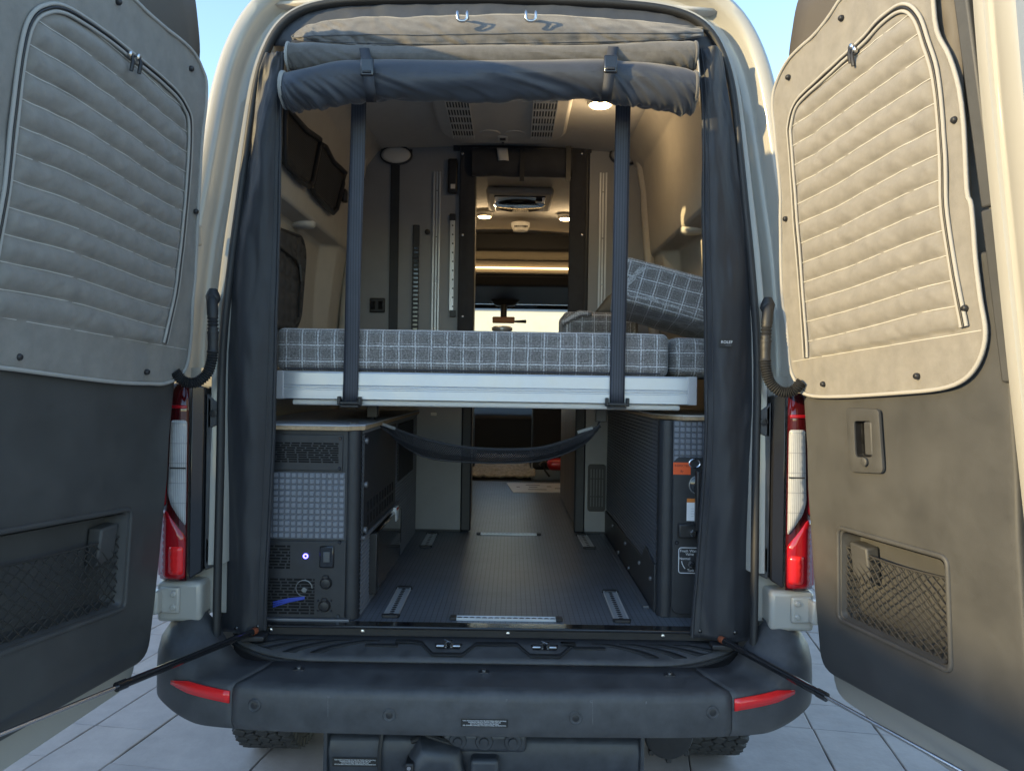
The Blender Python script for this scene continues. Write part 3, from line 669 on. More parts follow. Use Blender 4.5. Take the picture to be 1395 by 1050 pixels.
# ------------------------------------------------------------------ window covers on the doors
def cover(s, outline_px, zip_px, snaps_px, pull_px, seam_px, label):
    root = thing('window_cover', label, 'window cover', D(s, .3, 0, .03))
    base = .032
    out2 = [tuple(p) for p in spline([duv(s, *p) for p in outline_px], 4, closed=True)]
    zp = [tuple(p) for p in spline([duv(s, *p) for p in zip_px], 6)]
    zpoly = zp; umin = min(p[0] for p in zp); umax = max(p[0] for p in zp)
    vb = duv(s, *seam_px[0])
    va, ve = duv(s, *seam_px[0]), duv(s, *seam_px[1])
    def seamv(u): return va[1] + (ve[1] - va[1]) * (u - va[0]) / (ve[0] - va[0])
    P0, SL = .0565, .035
    def phase(u, v):
        sag = .006 * math.sin(u * 9) + .004 * nz(u * 5, v * 2, 3 * s)
        return (v - seamv(u) + SL * 0 + sag) / P0
    zseg = [(Vector(a_), Vector(b_)) for a_, b_ in zip(zp, zp[1:])]
    def zdist(u, v):
        p = Vector((u, v)); best = 9.
        for a_, b_ in zseg:
            d_ = b_ - a_; t = max(0., min(1., (p - a_).dot(d_) / (d_.length_squared + 1e-12))); best = min(best, (p - a_ - d_ * t).length_squared)
        return math.sqrt(best)
    def h(u, v):
        w_ = .0035 * nz(u, v, 1 + s, 9) + .0012 * nz(u, v, 5 + s, 22) + .0028 * nz(u * 2.4, v * .5, 9 + s, 9)
        if inside((u, v), zpoly):
            f = phase(u, v) % 1.0; q = math.sin(f * math.pi) ** .75 * min(1., max(0., zdist(u, v) - .010) / .022)
            w_ += .0125 * q + .0035 * q * nz(u * 1.4, v * .5, 11, 16) + .0025 * q * nz(u * 1.2 + v * 1.5, v * .6, 15, 30)
        else: w_ += .004 * nz(u * 1.5, v * .4, 2 * s, 13)
        return w_
    MBs = sheet(out2, lambda u, v: D(s, u, v, base + h(u, v)), .0065, bstep=.014)
    cv = MBs.build('quilted_panel', PAD, root, smooth=80, solid=.004)
    MB().tube([D(s, u, v, base + .003 + .5 * h(u, v)) for u, v in out2], .0055, 6, closed=True).build('edge_binding', BIND, root, smooth=70)
    # stitch lines across the quilted field
    k = 1
    while k < 20:
        pts = []; u = umin
        while u < umax:
            v = seamv(u) + k * P0
            for _ in range(3): v -= (phase(u, v) - k) * P0
            if inside((u, v), zpoly): pts.append(D(s, u, v, base + h(u, v) + .0042))
            u += .01
        if len(pts) > 4: MB().tube(pts, .0013, 4).build('stitching', THREAD, root, smooth=0)
        k += 1
    u0 = min(p[0] for p in out2); u1 = max(p[0] for p in out2); pts = []
    for i in range(60):
        u = u0 + (u1 - u0) * i / 59; v = seamv(u)
        if inside((u, v), out2): pts.append(D(s, u, v, base + h(u, v) + .0015))
    MB().tube(pts, .0012, 4).build('stitching', THREAD, root, smooth=0)
    # zipper: two raised tapes and dark teeth
    zc = Vector((sum(p[0] for p in zp) / len(zp), sum(p[1] for p in zp) / len(zp)))
    def tape(scale, r, m, name, off):
        pts = []
        for i, p in enumerate(zp):
            a_ = Vector(zp[max(0, i - 1)]); b_ = Vector(zp[min(len(zp) - 1, i + 1)]); t = (b_ - a_).normalized(); n = Vector((-t.y, t.x))
            if (Vector(p) - zc).dot(n) < 0: n = -n
            q = Vector(p) + n * scale; pts.append(D(s, q.x, q.y, base + h(q.x, q.y) * .5 + off + .003))
        MB().tube(pts, r, 6).build(name, m, root, smooth=70)
    tape(-.007, .0045, BIND, 'zipper_tape', .004); tape(.008, .0045, BIND, 'zipper_tape', .004); tape(.001, .003, BLK, 'zipper_teeth', .006)
    for px, py in snaps_px:
        u, v = duv(s, px, py); nn = D(s, u, v, 1) - D(s, u, v, 0)
        MB().lathe(D(s, u, v, base + .002), nn, [(.008, 0), (.008, .005), (.006, .009), (.004, .010)], 10).build('snap', BLK, root, smooth=50)
    for px, py in pull_px:
        u, v = duv(s, px, py)
        MB().lathe(D(s, u, v + .012, base + .016), D(s, u, v, 1) - D(s, u, v, 0), [(.009, -.006), (.009, .002), (.006, .004)], 10).build('zip_slider', STEEL, root)
        MB().tube([D(s, u, v + .012, base + .02), D(s, u + .004, v - .005, base + .026), D(s, u + .005, v - .03, base + .024)], [.002, .005, .0045], 6).build('zip_pull', BLK, root)
    return root
RO = [(1167, -8), (1130, 43), (1090, 80), (1072, 112), (1067, 143), (1071, 186), (1077, 258), (1077, 314), (1080, 403), (1087, 452), (1090, 498), (1101, 524), (1115, 537), (1156, 539), (1239, 534), (1299, 528), (1333, 515), (1353, 489), (1361, 452), (1355, 409), (1348, 352), (1342, 280), (1336, 258), (1329, 143), (1313, 80), (1295, 43), (1288, -20), (1275, -70), (1215, -65)]
RZ = [(1114, 486), (1108, 400), (1100, 300), (1093, 200), (1092, 172), (1103, 140), (1140, 105), (1190, 60), (1225, 25), (1250, 12), (1268, 25), (1281, 60), (1295, 110), (1303, 200), (1306, 280), (1318, 360), (1333, 444)]
cover(1, RO, RZ, [(1163, 26), (1089, 106), (1320, 164), (1085, 298), (1334, 419), (1137, 522), (1267, 511)], [(1182, 72), (1186, 76)], [(1090, 492), (1353, 449)], 'sunlit grey quilted window cover snapped to the door that has a handle')
LO = [(160, -6), (200, 31), (244, 66), (260, 92), (266, 118), (262, 172), (257, 244), (251, 366), (248, 409), (244, 478), (235, 506), (212, 520), (186, 521), (132, 518), (0, 501), (-75, 490), (-108, 460), (-114, 420), (-112, 250), (-100, 60), (-80, -60), (20, -110), (110, -60)]
LZ = [(207, 466), (222, 400), (232, 320), (239, 240), (242, 170), (233, 142), (210, 115), (160, 75), (120, 45), (70, 14), (40, 12), (18, 30), (6, 80), (-3, 160), (-16, 260), (-30, 340), (-45, 425)]
cover(-1, LO, LZ, [(142, 2), (244, 93), (251, 287), (183, 505), (4, 484)], [(153, 80), (164, 84)], [(244, 475.5), (0, 433.4)], 'shaded grey quilted window cover snapped to the door that has no handle in view')

# ------------------------------------------------------------------ gas struts
def strut(s, m0, mid, end, Y0, endp, label):
    a = at(*m0, Y0); b = endp
    t = .5
    lo_, hi_ = 0., 1.
    for _ in range(40):
        t = (lo_ + hi_) / 2; p = a + (b - a) * t; dx = (p.x - CX) / (p.y - CY) * F + 697.5
        if (dx > mid[0]) == (s < 0): lo_ = t
        else: hi_ = t
    m = a + (b - a) * t; d = (b - a).normalized()
    root = thing('gas_strut', label, 'strut', a)
    MB().tube([a, m - d * .03, m - d * .028, m], [.0105, .0105, .0125, .0125], 14).build('cylinder', BLKG, root)
    MB().tube([m, b], .0052, 10).build('rod', STEEL, root)
    MB().lathe(a - d * .015, d, [(.008, 0), (.011, .006), (.011, .02)], 12).build('ball_joint', mat('copper_joint', (.4, .12, .06), .5, metal=.5), root)
    MB().box((a.x - .035, a.y - .01, a.z - .028), (a.x + .035, a.y + .035, a.z - .012)).build('mount_plate', BLK, root, bevel=.004)
    MB().lathe(b - d * .02, d, [(.009, 0), (.013, .01), (.013, .035)], 12).build('end_fitting', BLK, root)
strut(-1, (345, 860), (165, 925), None, .02, D(-1, .70, duv(-1, -70, 1008)[1], .06), 'black and chrome gas strut propping the shaded door without a handle')
strut(1, (985, 872), (1133, 944), None, .02, D(1, duv(1, 1345, 1046)[0], duv(1, 1345, 1046)[1] - .02, .03), 'black and chrome gas strut propping the sunlit door with a handle')


# ------------------------------------------------------------------ interior shell
PY = 1.63
floor = MB().box((-.87, .1, FLOOR - .03), (.87, 3.75, FLOOR)).build('floor', FLOORM, van, smooth=0)
MB().box((-.8, 3.75, FLOOR - .3), (.8, 5.3, FLOOR - .2)).build('cab_floor', CARDB, van, smooth=0)
MB().grid(lambda u, v: Vector((-.72 + 1.44 * u, .13 + 3.77 * v, H + 1.215 + .03 * math.sin(u * math.pi))), 14, 4).build('ceiling', CEIL, van, solid=.01)
PF = [(.86, -.77), (.85, .1), (.81, .45), (.785, .655), (.765, .67), (.76, .70), (.738, 1.0), (.72, 1.12), (.66, 1.2), (.6, 1.235)]
PR = [(.87, -.77), (.885, .1), (.875, .45), (.855, .655), (.765, .668), (.76, .70), (.738, 1.0), (.72, 1.12), (.66, 1.2), (.6, 1.235)]
for s in (-1, 1):
    st = [(.14, PF), (.27, PF), (.31, PR), (1.28, PR), (1.36, PF), (1.47, [(x - .012, z) for x, z in PF]), (1.5, [(x + .004, z) for x, z in PF]), (1.68, [(x - .02, z) for x, z in PF]), (3.9, PF)]
    prof = {}
    rows = []
    for y, pf in st:
        rows.append([Vector((s * x, y, H + z)) for x, z in [p for a, b in zip(pf, pf[1:]) for p in ((a), ((a[0] + b[0]) / 2, (a[1] + b[1]) / 2))] + [pf[-1]]])
    n = len(rows[0])
    wl = MB().add([p for r in rows for p in r], [(j * n + i, j * n + i + 1, (j + 1) * n + i + 1, (j + 1) * n + i) for j in range(len(rows) - 1) for i in range(n - 1)]).build('wall_lining', LINING, van, smooth=35)
    d = wl.modifiers.new('b', 'BEVEL'); d.width = .015; d.segments = 3; d.limit_method = 'ANGLE'; d.angle_limit = R(25)
    # curved pillar trim beside the bulkhead
    MB().tube([(s * .70, 1.58, H + 1.2), (s * .735, 1.57, H + 1.0), (s * .752, 1.56, H + .75), (s * .775, 1.55, H + .5), (s * .80, 1.55, H + .1)], [.02, .024, .026, .028, .03], 10).build('pillar_trim', LINING, van, smooth=60)
    lt = MB().lathe((s * .815, .86, H + .664), (0, 0, -1), [(.052, -.006), (.052, .01), (.044, .018), (.02, .022)], 24).build('wall_light', WHITE, van, smooth=50)
# mesh pockets on the left wall
def wallx(z): return -.738 - (1.0 - z) * .073 + .012
for pts in (((384, 146), (396, 158), (414, 178), (432, 190), (431, 200), (421, 248), (416, 254), (404, 246), (383, 222)), ((434, 196), (440, 200), (450, 220), (467, 235), (464, 250), (455, 285), (450, 290), (424, 264), (421, 258))):
    poly = []
    for px, py in pts:
        p = atx(px, py, -.735); p = atx(px, py, wallx(p.z - H)); poly.append((p.y, p.z))
    pk = sheet(poly, lambda y, z: Vector((wallx(z - H) + .006 + .012 * max(0, nz(y, z, 2, 4)), y, z)), .03).build('mesh_pocket', MESHF, van, solid=.003)
    MB().tube([Vector((wallx(z - H) + .012, y, z)) for y, z in poly], .011, 8, closed=True).build('pocket_edging', BLK, pk, smooth=60)
p = atx(468, 267, -.735)
MB().box((-.745, p.y - .022, p.z - .03), (-.718, p.y + .022, p.z + .03)).build('wall_socket', BLK, van, bevel=.008, seg=3)
# quilted cover of the side window
sc = thing('side_window_cover', 'dark grey quilted cover over the side window above the mattress', 'window cover', (-.86, .75, H + .3))
poly = rounded([(.42, H + .57), (.93, H + .62), (.99, H + .56), (.93, H + .28), (.86, H + .22), (.42, H + .2)], .06, 4)
sheet(poly, lambda y, z: Vector((-.845 + .012 * abs(math.sin((z - H) * 52)) ** .6 * abs(math.sin(y * 40)) ** .4, y, z)), .012).build('quilted_panel', mat('dark_pad', (.07, .07, .072), .85, bump=.3), sc, solid=.006, smooth=80)
MB().tube([Vector((-.838, y, z)) for y, z in poly], .007, 6, closed=True).build('edge_binding', mat('dark_binding', (.045, .045, .047), .8), sc, smooth=70)
MB().tube([(-.826, .5, H + .52), (-.826, .80, H + .50), (-.826, .88, H + .46), (-.826, .86, H + .27)], .005, 6).build('zipper', BLK, sc)
MB().tube([(-.82, .84, H + .49), (-.815, .85, H + .42)], .007, 6).build('zip_pull', BLK, sc)

# ------------------------------------------------------------------ bulkhead panels and what hangs on them
GRP = 'bulkhead panels beside the doorway'
def panel(x0, x1, s, label):
    root = thing('bulkhead_panel', label, 'bulkhead', ((x0 + x1) / 2, PY, FLOOR), GRP)
    zt = H + 1.235
    out = [(x0, FLOOR + .01), (x1, FLOOR + .01), (x1, zt), (x0, zt)]
    MB().prism([(a, PY, b) for a, b in out], (0, .03, 0)).build('board', GREYP, root, bevel=.002)
    return root
XL0, XL1 = -.83, at(628, 640, PY).x
XR0, XR1 = at(797, 640, PY).x, .83
bl_ = panel(XL0, XL1, -1, 'grey bulkhead panel with aluminium rails, switch plate and white oval lamp')
br_ = panel(XR0, XR1, 1, 'grey bulkhead panel beside the tilted plaid cushion and louvred heater vent')
e0, e1 = at(628, 640, PY).x, at(642, 640, PY).x
MB().box((e0, PY - .006, FLOOR + .005), (e1, PY + .04, H + 1.23)).build('edge_post', CABK, bl_, bevel=.008)
MB().box((e0 - .25, PY - .004, FLOOR), (e0, PY + .01, FLOOR + .012)).build('base_strip', CABK, bl_)
f0, f1 = at(783, 640, PY).x, at(797, 640, PY).x
MB().box((f0, PY - .006, FLOOR + .005), (f1, PY + .04, H + 1.23)).build('edge_post', CABK, br_, bevel=.008)
MB().box((f1, PY - .004, FLOOR), (f1 + .14, PY + .01, FLOOR + .012)).build('base_strip', CABK, br_)
def vstrip(name, px0, px1, py0, py1, Y, th, m, parent, bevel=.002, low=None):
    a = at((px0 + px1) / 2, py0, Y); b = at((px0 + px1) / 2, py1, Y); hw_ = abs(at(px1, py0, Y).x - at(px0, py0, Y).x) / 2
    zb = low if low is not None else b.z
    return MB().box((a.x - hw_, Y - th, zb), (a.x + hw_, Y, a.z)).build(name, m, parent, bevel=bevel)
LOW = H - .05
for px in (540, 852):
    par = bl_ if px < 600 else br_
    c = at(px, 212, PY - .01); rx = .075
    MB().box((c.x - .082, PY - .008, c.z - .005), (c.x + .082, PY - .001, c.z + .035)).build('lamp_bracket', CABK, par, bevel=.003)
    o = MB().grid(lambda u, v: Vector((c.x + rx * math.cos(u * 2 * math.pi) * v, PY - .03 + .012 * v * v, c.z + .041 * math.sin(u * 2 * math.pi) * v)), 28, 6, wrap=True).build('oval_lamp', WHITE if px < 600 else GREYP, par, smooth=70, solid=.006)
    MB().tube([Vector((c.x + .079 * math.cos(a * math.pi / 14), PY - .014, c.z + .045 * math.sin(a * math.pi / 14))) for a in range(28)], .007, 6, closed=True).build('lamp_ring', CABK, par)
vstrip('black_channel', 533, 545, 224, 450, PY - .001, .008, CABK, bl_, low=LOW)
rail = vstrip('ratchet_rail', 563, 572, 307, 450, PY - .001, .012, CABK, bl_, low=LOW)
z = H + .72
while z > LOW + .02:
    z -= .022
    if z < at(568, 310, PY).z: MB().box((at(565, 310, PY).x, PY - .016, z), (at(571, 310, PY).x, PY - .012, z + .009)).build('rail_tooth', BLKG, rail)
def alu_pole(px, y0, y1, parent, low=None):
    a = at(px, y0, PY); m = MB(); zb = low or at(px, y1, PY).z
    for dx in (-.015, 0.0, .015): m.box((a.x + dx - .0045, PY - (.012 if dx else .005), zb), (a.x + dx + .0045, PY - .001, a.z))
    p_ = m.build('aluminium_track', ALU, parent, bevel=.001)
    for k in range(4): MB().lathe((a.x, PY - .006, a.z - .1 - k * .24), (0, -1, 0), [(.004, 0), (.003, .002)], 8).build('track_screw', STEEL, parent)
alu_pole(596, 234, 450, bl_, LOW); alu_pole(822, 236, 420, br_, LOW)
dv = vstrip('seatbelt_latch', 611, 624, 218, 265, PY - .001, .03, BLK, bl_, bevel=.008)
q = at(617, 254, PY - .032); MB().box((q.x - .012, PY - .034, q.z - .012), (q.x + .012, PY - .03, q.z + .012)).build('latch_button', WHITE, dv, bevel=.002)
tk = vstrip('steel_slot_track', 613.5, 620, 300, 424, PY - .001, .012, ALU, bl_)
for k in range(10):
    q = at(617, 308 + k * 12.2, PY); MB().lathe((q.x, PY - .0132, q.z), (0, -1, 0), [(.0045, 0), (.004, .0006)], 8).build('track_hole', BLK, tk)
vstrip('track_cap', 613, 621, 292, 301, PY - .001, .016, BLK, bl_); vstrip('track_cap', 613, 621, 423, 432, PY - .001, .016, BLK, bl_)
sw = vstrip('switch_plate', 504, 525, 406, 426, PY - .001, .012, BLK, bl_, bevel=.008)
for px in (509, 519): q = at(px, 416, PY); MB().box((q.x - .012, PY - .018, q.z - .022), (q.x + .012, PY - .012, q.z + .022)).build('rocker', BLKG, sw, bevel=.002)
q = at(582.5, 316.5, PY); MB().lathe((q.x, PY - .001, q.z), (0, -1, 0), [(.014, 0), (.014, .012), (.008, .016)], 14).build('grey_knob', BLK, bl_)
q = at(591, 564, PY); MB().box((q.x - .015, PY - .012, q.z - .008), (q.x + .015, PY - .001, q.z + .008)).build('cable_clip', WHITE, bl_, bevel=.002)
# louvred vent in the right column
a = at(801, 632, PY); b = at(824, 696, PY)
vent = MB().prism([(x, PY - .012, zz) for x, zz in roundrect(a.x, b.z, b.x, a.z, .014)], (0, .011, 0)).build('heater_vent', BLK, br_, bevel=.002)
for k in range(5):
    xx = a.x + .016 + k * (b.x - a.x - .032) / 4; MB().box((xx - .003, PY - .018, b.z + .025), (xx + .003, PY - .012, a.z - .025)).build('louvre', mat('vent_louvre', (.09, .095, .1), .4), vent)
for zz in (.3, .68): MB().box((a.x + .01, PY - .02, a.z + (b.z - a.z) * zz - .003), (b.x - .01, PY - .018, a.z + (b.z - a.z) * zz + .003)).build('louvre_bar', BLK, vent)
# rolled curtain round the doorway
cur = thing('doorway_curtain', 'dark curtain rolled up at the top of the inner doorway with snaps along its sides', 'curtain', (.1, PY - .02, H + 1.1))
CURT = mat('curtain_fabric', (.035, .036, .042), .85, sheen=.2, noise_amt=.15, noise_scale=20, bump=.3)
for (xa, xb) in ((625, 646), (775, 798)):
    x0_, x1_ = at(xa, 330, PY - .03).x, at(xb, 330, PY - .03).x
    MB().grid(lambda u, v: Vector((x0_ + (x1_ - x0_) * u, PY - .022 - .006 * nz(u * 2, v * 5, xa) - .006 * math.sin(u * math.pi), LOW + (H + 1.225 - LOW) * v)), 8, 40).build('side_flap', CURT, cur, solid=.006, smooth=80)
    for py in (209, 320, 431): q = at(xa + 5 if xa < 700 else xb - 5, py, PY - .032); MB().lathe(q + Vector((0, .006, 0)), (0, -1, 0), [(.0075, 0), (.007, .004), (.004, .006)], 12).build('snap', STEEL, cur)
xa, xb = at(644, 220, PY).x, at(779, 220, PY).x
za, zb = at(710, 205, PY).z, at(710, 244, PY).z
MB().grid(lambda u, v: Vector((xa + (xb - xa) * u, PY - .035 - (.045 + .006 * nz(u * 8, v * 3, 2)) * math.sin(v * 2 * math.pi + .5), (za + zb) / 2 + (za - zb) / 2 * math.cos(v * 2 * math.pi + .5) * (1 + .06 * nz(u * 6, v * 2)))), 30, 14).build('curtain_roll', CURT, cur, smooth=80)
MB().box((xa - .1, PY - .02, za - .01), (xb + .1, PY - .004, za + .02)).build('header_band', CURT, cur)
for px in (711, 774): q = at(px, 240, PY - .085); MB().box((q.x - .012, PY - .088, at(px, 253, PY).z), (q.x + .012, PY - .083, at(px, 207, PY).z)).build('tie_strap', BLK, cur)
q = at(684, 210, PY - .09); MB().grid(lambda u, v: Vector((q.x - .027 + .054 * u + .008 * v, PY - .092 - .01 * math.sin(u * 3) * v, q.z + .03 - .065 * v)), 6, 6).build('fabric_tag', WHITE, cur, solid=.001)

# ------------------------------------------------------------------ ceiling fittings
ac = thing('air_conditioner', 'white ceiling air conditioner with a slatted grille at each end', 'air conditioner', (.03, 1.0, H + 1.2))
a = atz(597, 165, H + 1.19); b = atz(772, 165, H + 1.19)
AX0, AX1, AY0, AY1 = a.x - .01, b.x + .01, .55, 1.42
mid = (AX0 + AX1) / 2
outp = rounded([(AX0, AY0), (AX1, AY0), (AX1, AY1 - .12), (AX1 - .1, AY1), (AX0 + .1, AY1), (AX0, AY1 - .12)], .05, 4)
MB().prism([(x, y, H + 1.185) for x, y in outp], (0, 0, .06)).build('housing', CEIL, ac, bevel=.018, seg=3)
for s in (-1, 1):
    gx0 = mid + s * .135; gx1 = mid + s * .235
    g = MB().box((gx0, AY0 + .1, H + 1.1835), (gx1, AY1 - .1, H + 1.1855)).build('grille', BLK, ac)
    for k in range(8):
        yy = AY0 + .12 + k * (AY1 - AY0 - .24) / 7; MB().box((gx0, yy - .006, H + 1.178), (gx1, yy + .006, H + 1.184)).build('slat', WHITE, g)
    for k in range(9):
        xx = gx0 + (gx1 - gx0) * k / 8; MB().box((xx - .0022, AY0 + .1, H + 1.176), (xx + .0022, AY1 - .1, H + 1.1825)).build('slat', WHITE, g)
    MB().lathe((mid + s * .06, AY1 - .16, H + 1.185), (0, 0, -1), [(.05, 0), (.046, .004), (.03, .003), (.01, .003)], 24).build('louvre_disc', CEIL, ac)
pn = MB().box((mid - .025, AY1 - .13, H + 1.18), (mid + .025, AY1 - .05, H + 1.186)).build('control_panel', WHITE, ac, bevel=.003)
MB().box((mid - .014, AY1 - .11, H + 1.178), (mid + .014, AY1 - .075, H + 1.181)).build('display', BLK, pn)
MB().box((mid - .006, AY1 - .035, H + 1.181), (mid + .006, AY1 - .025, H + 1.186)).build('receiver_eye', BLK, ac)
def puck(px, py, zr, e, label):
    p = atz(px, py, H + zr)
    o = thing('puck_light', label, 'lamp', p)
    MB().lathe(p, (0, 0, -1), [(.058, -.012), (.058, .004), (.05, .014)], 24).build('bezel', WHITE, o, smooth=50)
    MB().lathe(p, (0, 0, -1), [(.046, .008), (.042, .018), (.02, .021)], 24).build('lens', LAMP, o, smooth=70)
    li = bpy.data.lights.new('bulb', 'POINT'); li.energy = e; li.color = (1, .72, .4); li.shadow_soft_size = .04
    lo = bpy.data.objects.new('bulb', li); C.objects.link(lo); lo.parent = o; lo.location = (0, 0, -.05)
puck(660, 293, 1.205, .7, 'lit round ceiling puck light beyond the doorway, wholly clear of the curtain')
puck(771, 296, 1.205, .7, 'lit round ceiling puck light half hidden by the curtain edge beyond the doorway')
puck(818, 139, 1.205, .6, 'lit round ceiling puck light just above the bed, below the rolled screen')
p = atz(709, 306, H + 1.2)
sdv = thing('smoke_detector', 'white smoke detector on the ceiling beyond the doorway', 'smoke detector', p)
MB().lathe(p, (0, 0, -1), [(.07, -.01), (.07, .012), (.062, .03), (.05, .05), (.02, .054)], 28).build('case', WHITE, sdv, smooth=40)
for k in range(7): MB().box((p.x - .045 + k * .015, p.y - .066, p.z - .03), (p.x - .038 + k * .015, p.y - .05, p.z - .02)).build('slot', BLK, sdv)
rv = thing('roof_vent', 'square white roof vent with dark fan opening in the ceiling', 'roof vent', (.1, 2.8, H + 1.2))
v0 = atz(664, 276, H + 1.2); v1 = atz(752, 276, H + 1.2); vy0, vy1 = atz(707, 262, H + 1.2).y, atz(707, 287, H + 1.2).y
MB().box((v0.x, vy0, H + 1.19), (v1.x, vy1, H + 1.235)).build('frame', CEIL, rv, bevel=.02, seg=3)
MB().box((v0.x + .05, vy0 + .05, H + 1.183), (v1.x - .05, vy1 - .05, H + 1.192)).build('opening', mat('vent_dark', (.05, .055, .065), .3), rv, bevel=.004)
MB().lathe(((v0.x + v1.x) / 2, (vy0 + vy1) / 2 + .03, H + 1.184), (0, 0, -1), [(.17, 0), (.15, .012), (.03, .016)], 28).build('fan_cover', BLKG, rv, smooth=50)
MB().box((v1.x - .11, vy0 + .08, H + 1.165), (v1.x - .07, vy0 + .14, H + 1.19)).build('catch', BLK, rv, bevel=.004)

# ------------------------------------------------------------------ cab seen through the doorway
MB().prism([(-.85, 3.86, H + 1.25), (-.85, 3.86, H + 1.1), (-.85, 4.0, H + 1.05), (-.85, 4.6, H + 1.05), (-.85, 4.6, H + 1.25)], (1.7, 0, 0)).build('overhead_shelf', CARDB, van, bevel=.02)
MB().box((-.85, 4.02, H + .93), (.85, 4.2, H + 1.048)).build('shelf_lip', mat('grey_trim', (.16, .155, .15), .7), van, bevel=.012)
MB().box((-.7, 4.0, H + .975), (.7, 4.019, H + .983)).build('light_strip', LEDS, van)
MB().prism([(-.85, 4.05, H + .93), (-.85, 4.1, H + .84), (-.85, 4.55, H + .76), (-.85, 4.62, H + .74), (-.85, 4.62, H + .95)], (1.7, 0, 0)).build('cab_headliner', CARDB, van, bevel=.02)
MB().prism([at(658, 378, 4.5), at(722, 378, 4.5), at(714, 405, 4.5), at(700, 416, 4.5), at(676, 416, 4.5), at(664, 405, 4.5)], (0, .12, 0)).build('sensor_housing', CARDB, van, bevel=.015, seg=3)
q = at(686, 436, 4.45)
mr_ = thing('rear_view_mirror', 'rear view mirror on a black stalk with a copper coloured back', 'mirror', q)
MB().box((q.x - .1, q.y - .01, q.z - .028), (q.x + .1, q.y + .03, q.z + .03)).build('glass_case', mat('copper_glass', (.42, .22, .12), .3), mr_, bevel=.012, seg=3)
MB().tube([q + Vector((0, .03, .02)), q + Vector((0, .05, .14))], .03, 10).build('stalk', BLK, mr_)
MB().tube([q + Vector((.1, .02, -.01)), q + Vector((.2, .05, -.005))], [.01, .016], 8).build('side_lever', BLK, mr_)
q = at(684, 447, 2.2); MB().lathe(q - Vector((0, 0, .06)), (0, 0, 1), [(.05, 0), (.055, .045), (.05, .06), (.04, .063)], 20)
tag(MB().lathe(Vector((q.x, 2.2, q.z - .08)), (0, 0, 1), [(.045, -.12), (.045, .06), (.062, .066), (.062, .082), (.05, .09)], 24).build('table_post', ALU, None), 'silver pedestal post top standing in the doorway behind the mattress', 'table post')
for s in (-1, 1):
    sx_ = s * .47
    st_ = thing('cab_seat', 'dark cab seat %s' % ('left of the aisle' if s < 0 else 'right of the aisle behind the plaid back cushion'), 'seat', (sx_, 4.1, FLOOR - .2), 'cab seats')
    MB().box((sx_ - .24, 3.95, FLOOR + .05), (sx_ + .24, 4.5, FLOOR + .22)).build('cushion', CARDB, st_, bevel=.05, seg=3)
    MB().prism([(sx_ - .23, 4.0, FLOOR + .2), (sx_ - .23, 3.86, FLOOR + .8), (sx_ - .23, 3.98, FLOOR + .82), (sx_ - .23, 4.14, FLOOR + .2)], (.46, 0, 0)).build('backrest', CARDB, st_, bevel=.04, seg=3)
    MB().box((sx_ - .14, 3.86, FLOOR + .84), (sx_ + .14, 3.95, FLOOR + 1.03)).build('headrest', CARDB, st_, bevel=.04, seg=3)
    MB().box((sx_ - .2, 4.0, FLOOR - .2), (sx_ + .2, 4.4, FLOOR + .05)).build('pedestal', CARDB, st_)
MB().prism([(-.86, 4.75, FLOOR), (-.86, 4.68, H - .28), (-.86, 4.85, H - .2), (-.86, 5.5, H - .22), (-.86, 5.3, FLOOR - .2)], (1.72, 0, 0)).build('dashboard', CARDB, van, bevel=.03)
# side boxes of the passage
MB().box((-.83, PY + .04, FLOOR), (e1 - .015, 2.05, H + 1.2)).build('shower_wall', GREYP, van, bevel=.004)
tag(MB().box((f0 + .012, PY + .05, FLOOR + .012), (.83, 2.95, H - .1)).build('passage_cabinet', mat('brown_laminate', (.13, .1, .085), .5, noise_amt=.3, noise_scale=6, streak=1), None, bevel=.004), 'brown laminate galley base along the passage beyond the bulkhead', 'cabinet')
mt = sheet(roundrect(-.26, 3.79, .27, 4.35, .05), lambda x, y: Vector((x, y, FLOOR + .03 + (y - 3.79) * .22 + .012 * nz(x, y, 3, 24) + .01 * nz(x, y, 1, 60))), .012).build('fleece_mat', mat('fleece', (.33, .3, .25), .95, noise_amt=.4, noise_scale=40, bump=1., bump_scale=140), None, smooth=80, solid=.02)
tag(mt, 'rumpled beige fleece mat on the step up to the cab', 'mat')
MB().box((-.45, 3.74, FLOOR - .02), (.55, 3.785, FLOOR + .006)).build('floor_edge_trim', BLK, van)
fx = thing('fire_extinguisher', 'red fire extinguisher lying by the cab step', 'extinguisher', at(757, 632, 3.9))
c = at(757, 632, 3.9)
MB().lathe(c + Vector((-.05, 0, 0)), (1, 0, 0), [(.02, -.02), (.045, .0), (.05, .02), (.05, .3), (.03, .33)], 20).build('cylinder', mat('red_paint', (.5, .02, .03), .3, coat=.4), fx, smooth=50)
MB().tube([c + Vector((-.06, 0, .0)), c + Vector((-.1, 0, .02)), c + Vector((-.13, -.01, -.01))], .014, 8).build('valve', BLK, fx)
MB().tube([c + Vector((-.1, 0, .0)), c + Vector((-.09, -.02, -.05)), c + Vector((-.05, -.03, -.1))], .008, 8).build('hose', BLK, fx)
MB().box((c.x - .2, 3.96, c.z - .14), (c.x + .1, 3.98, c.z + .08)).build('wall_plate', GREYP, fx)

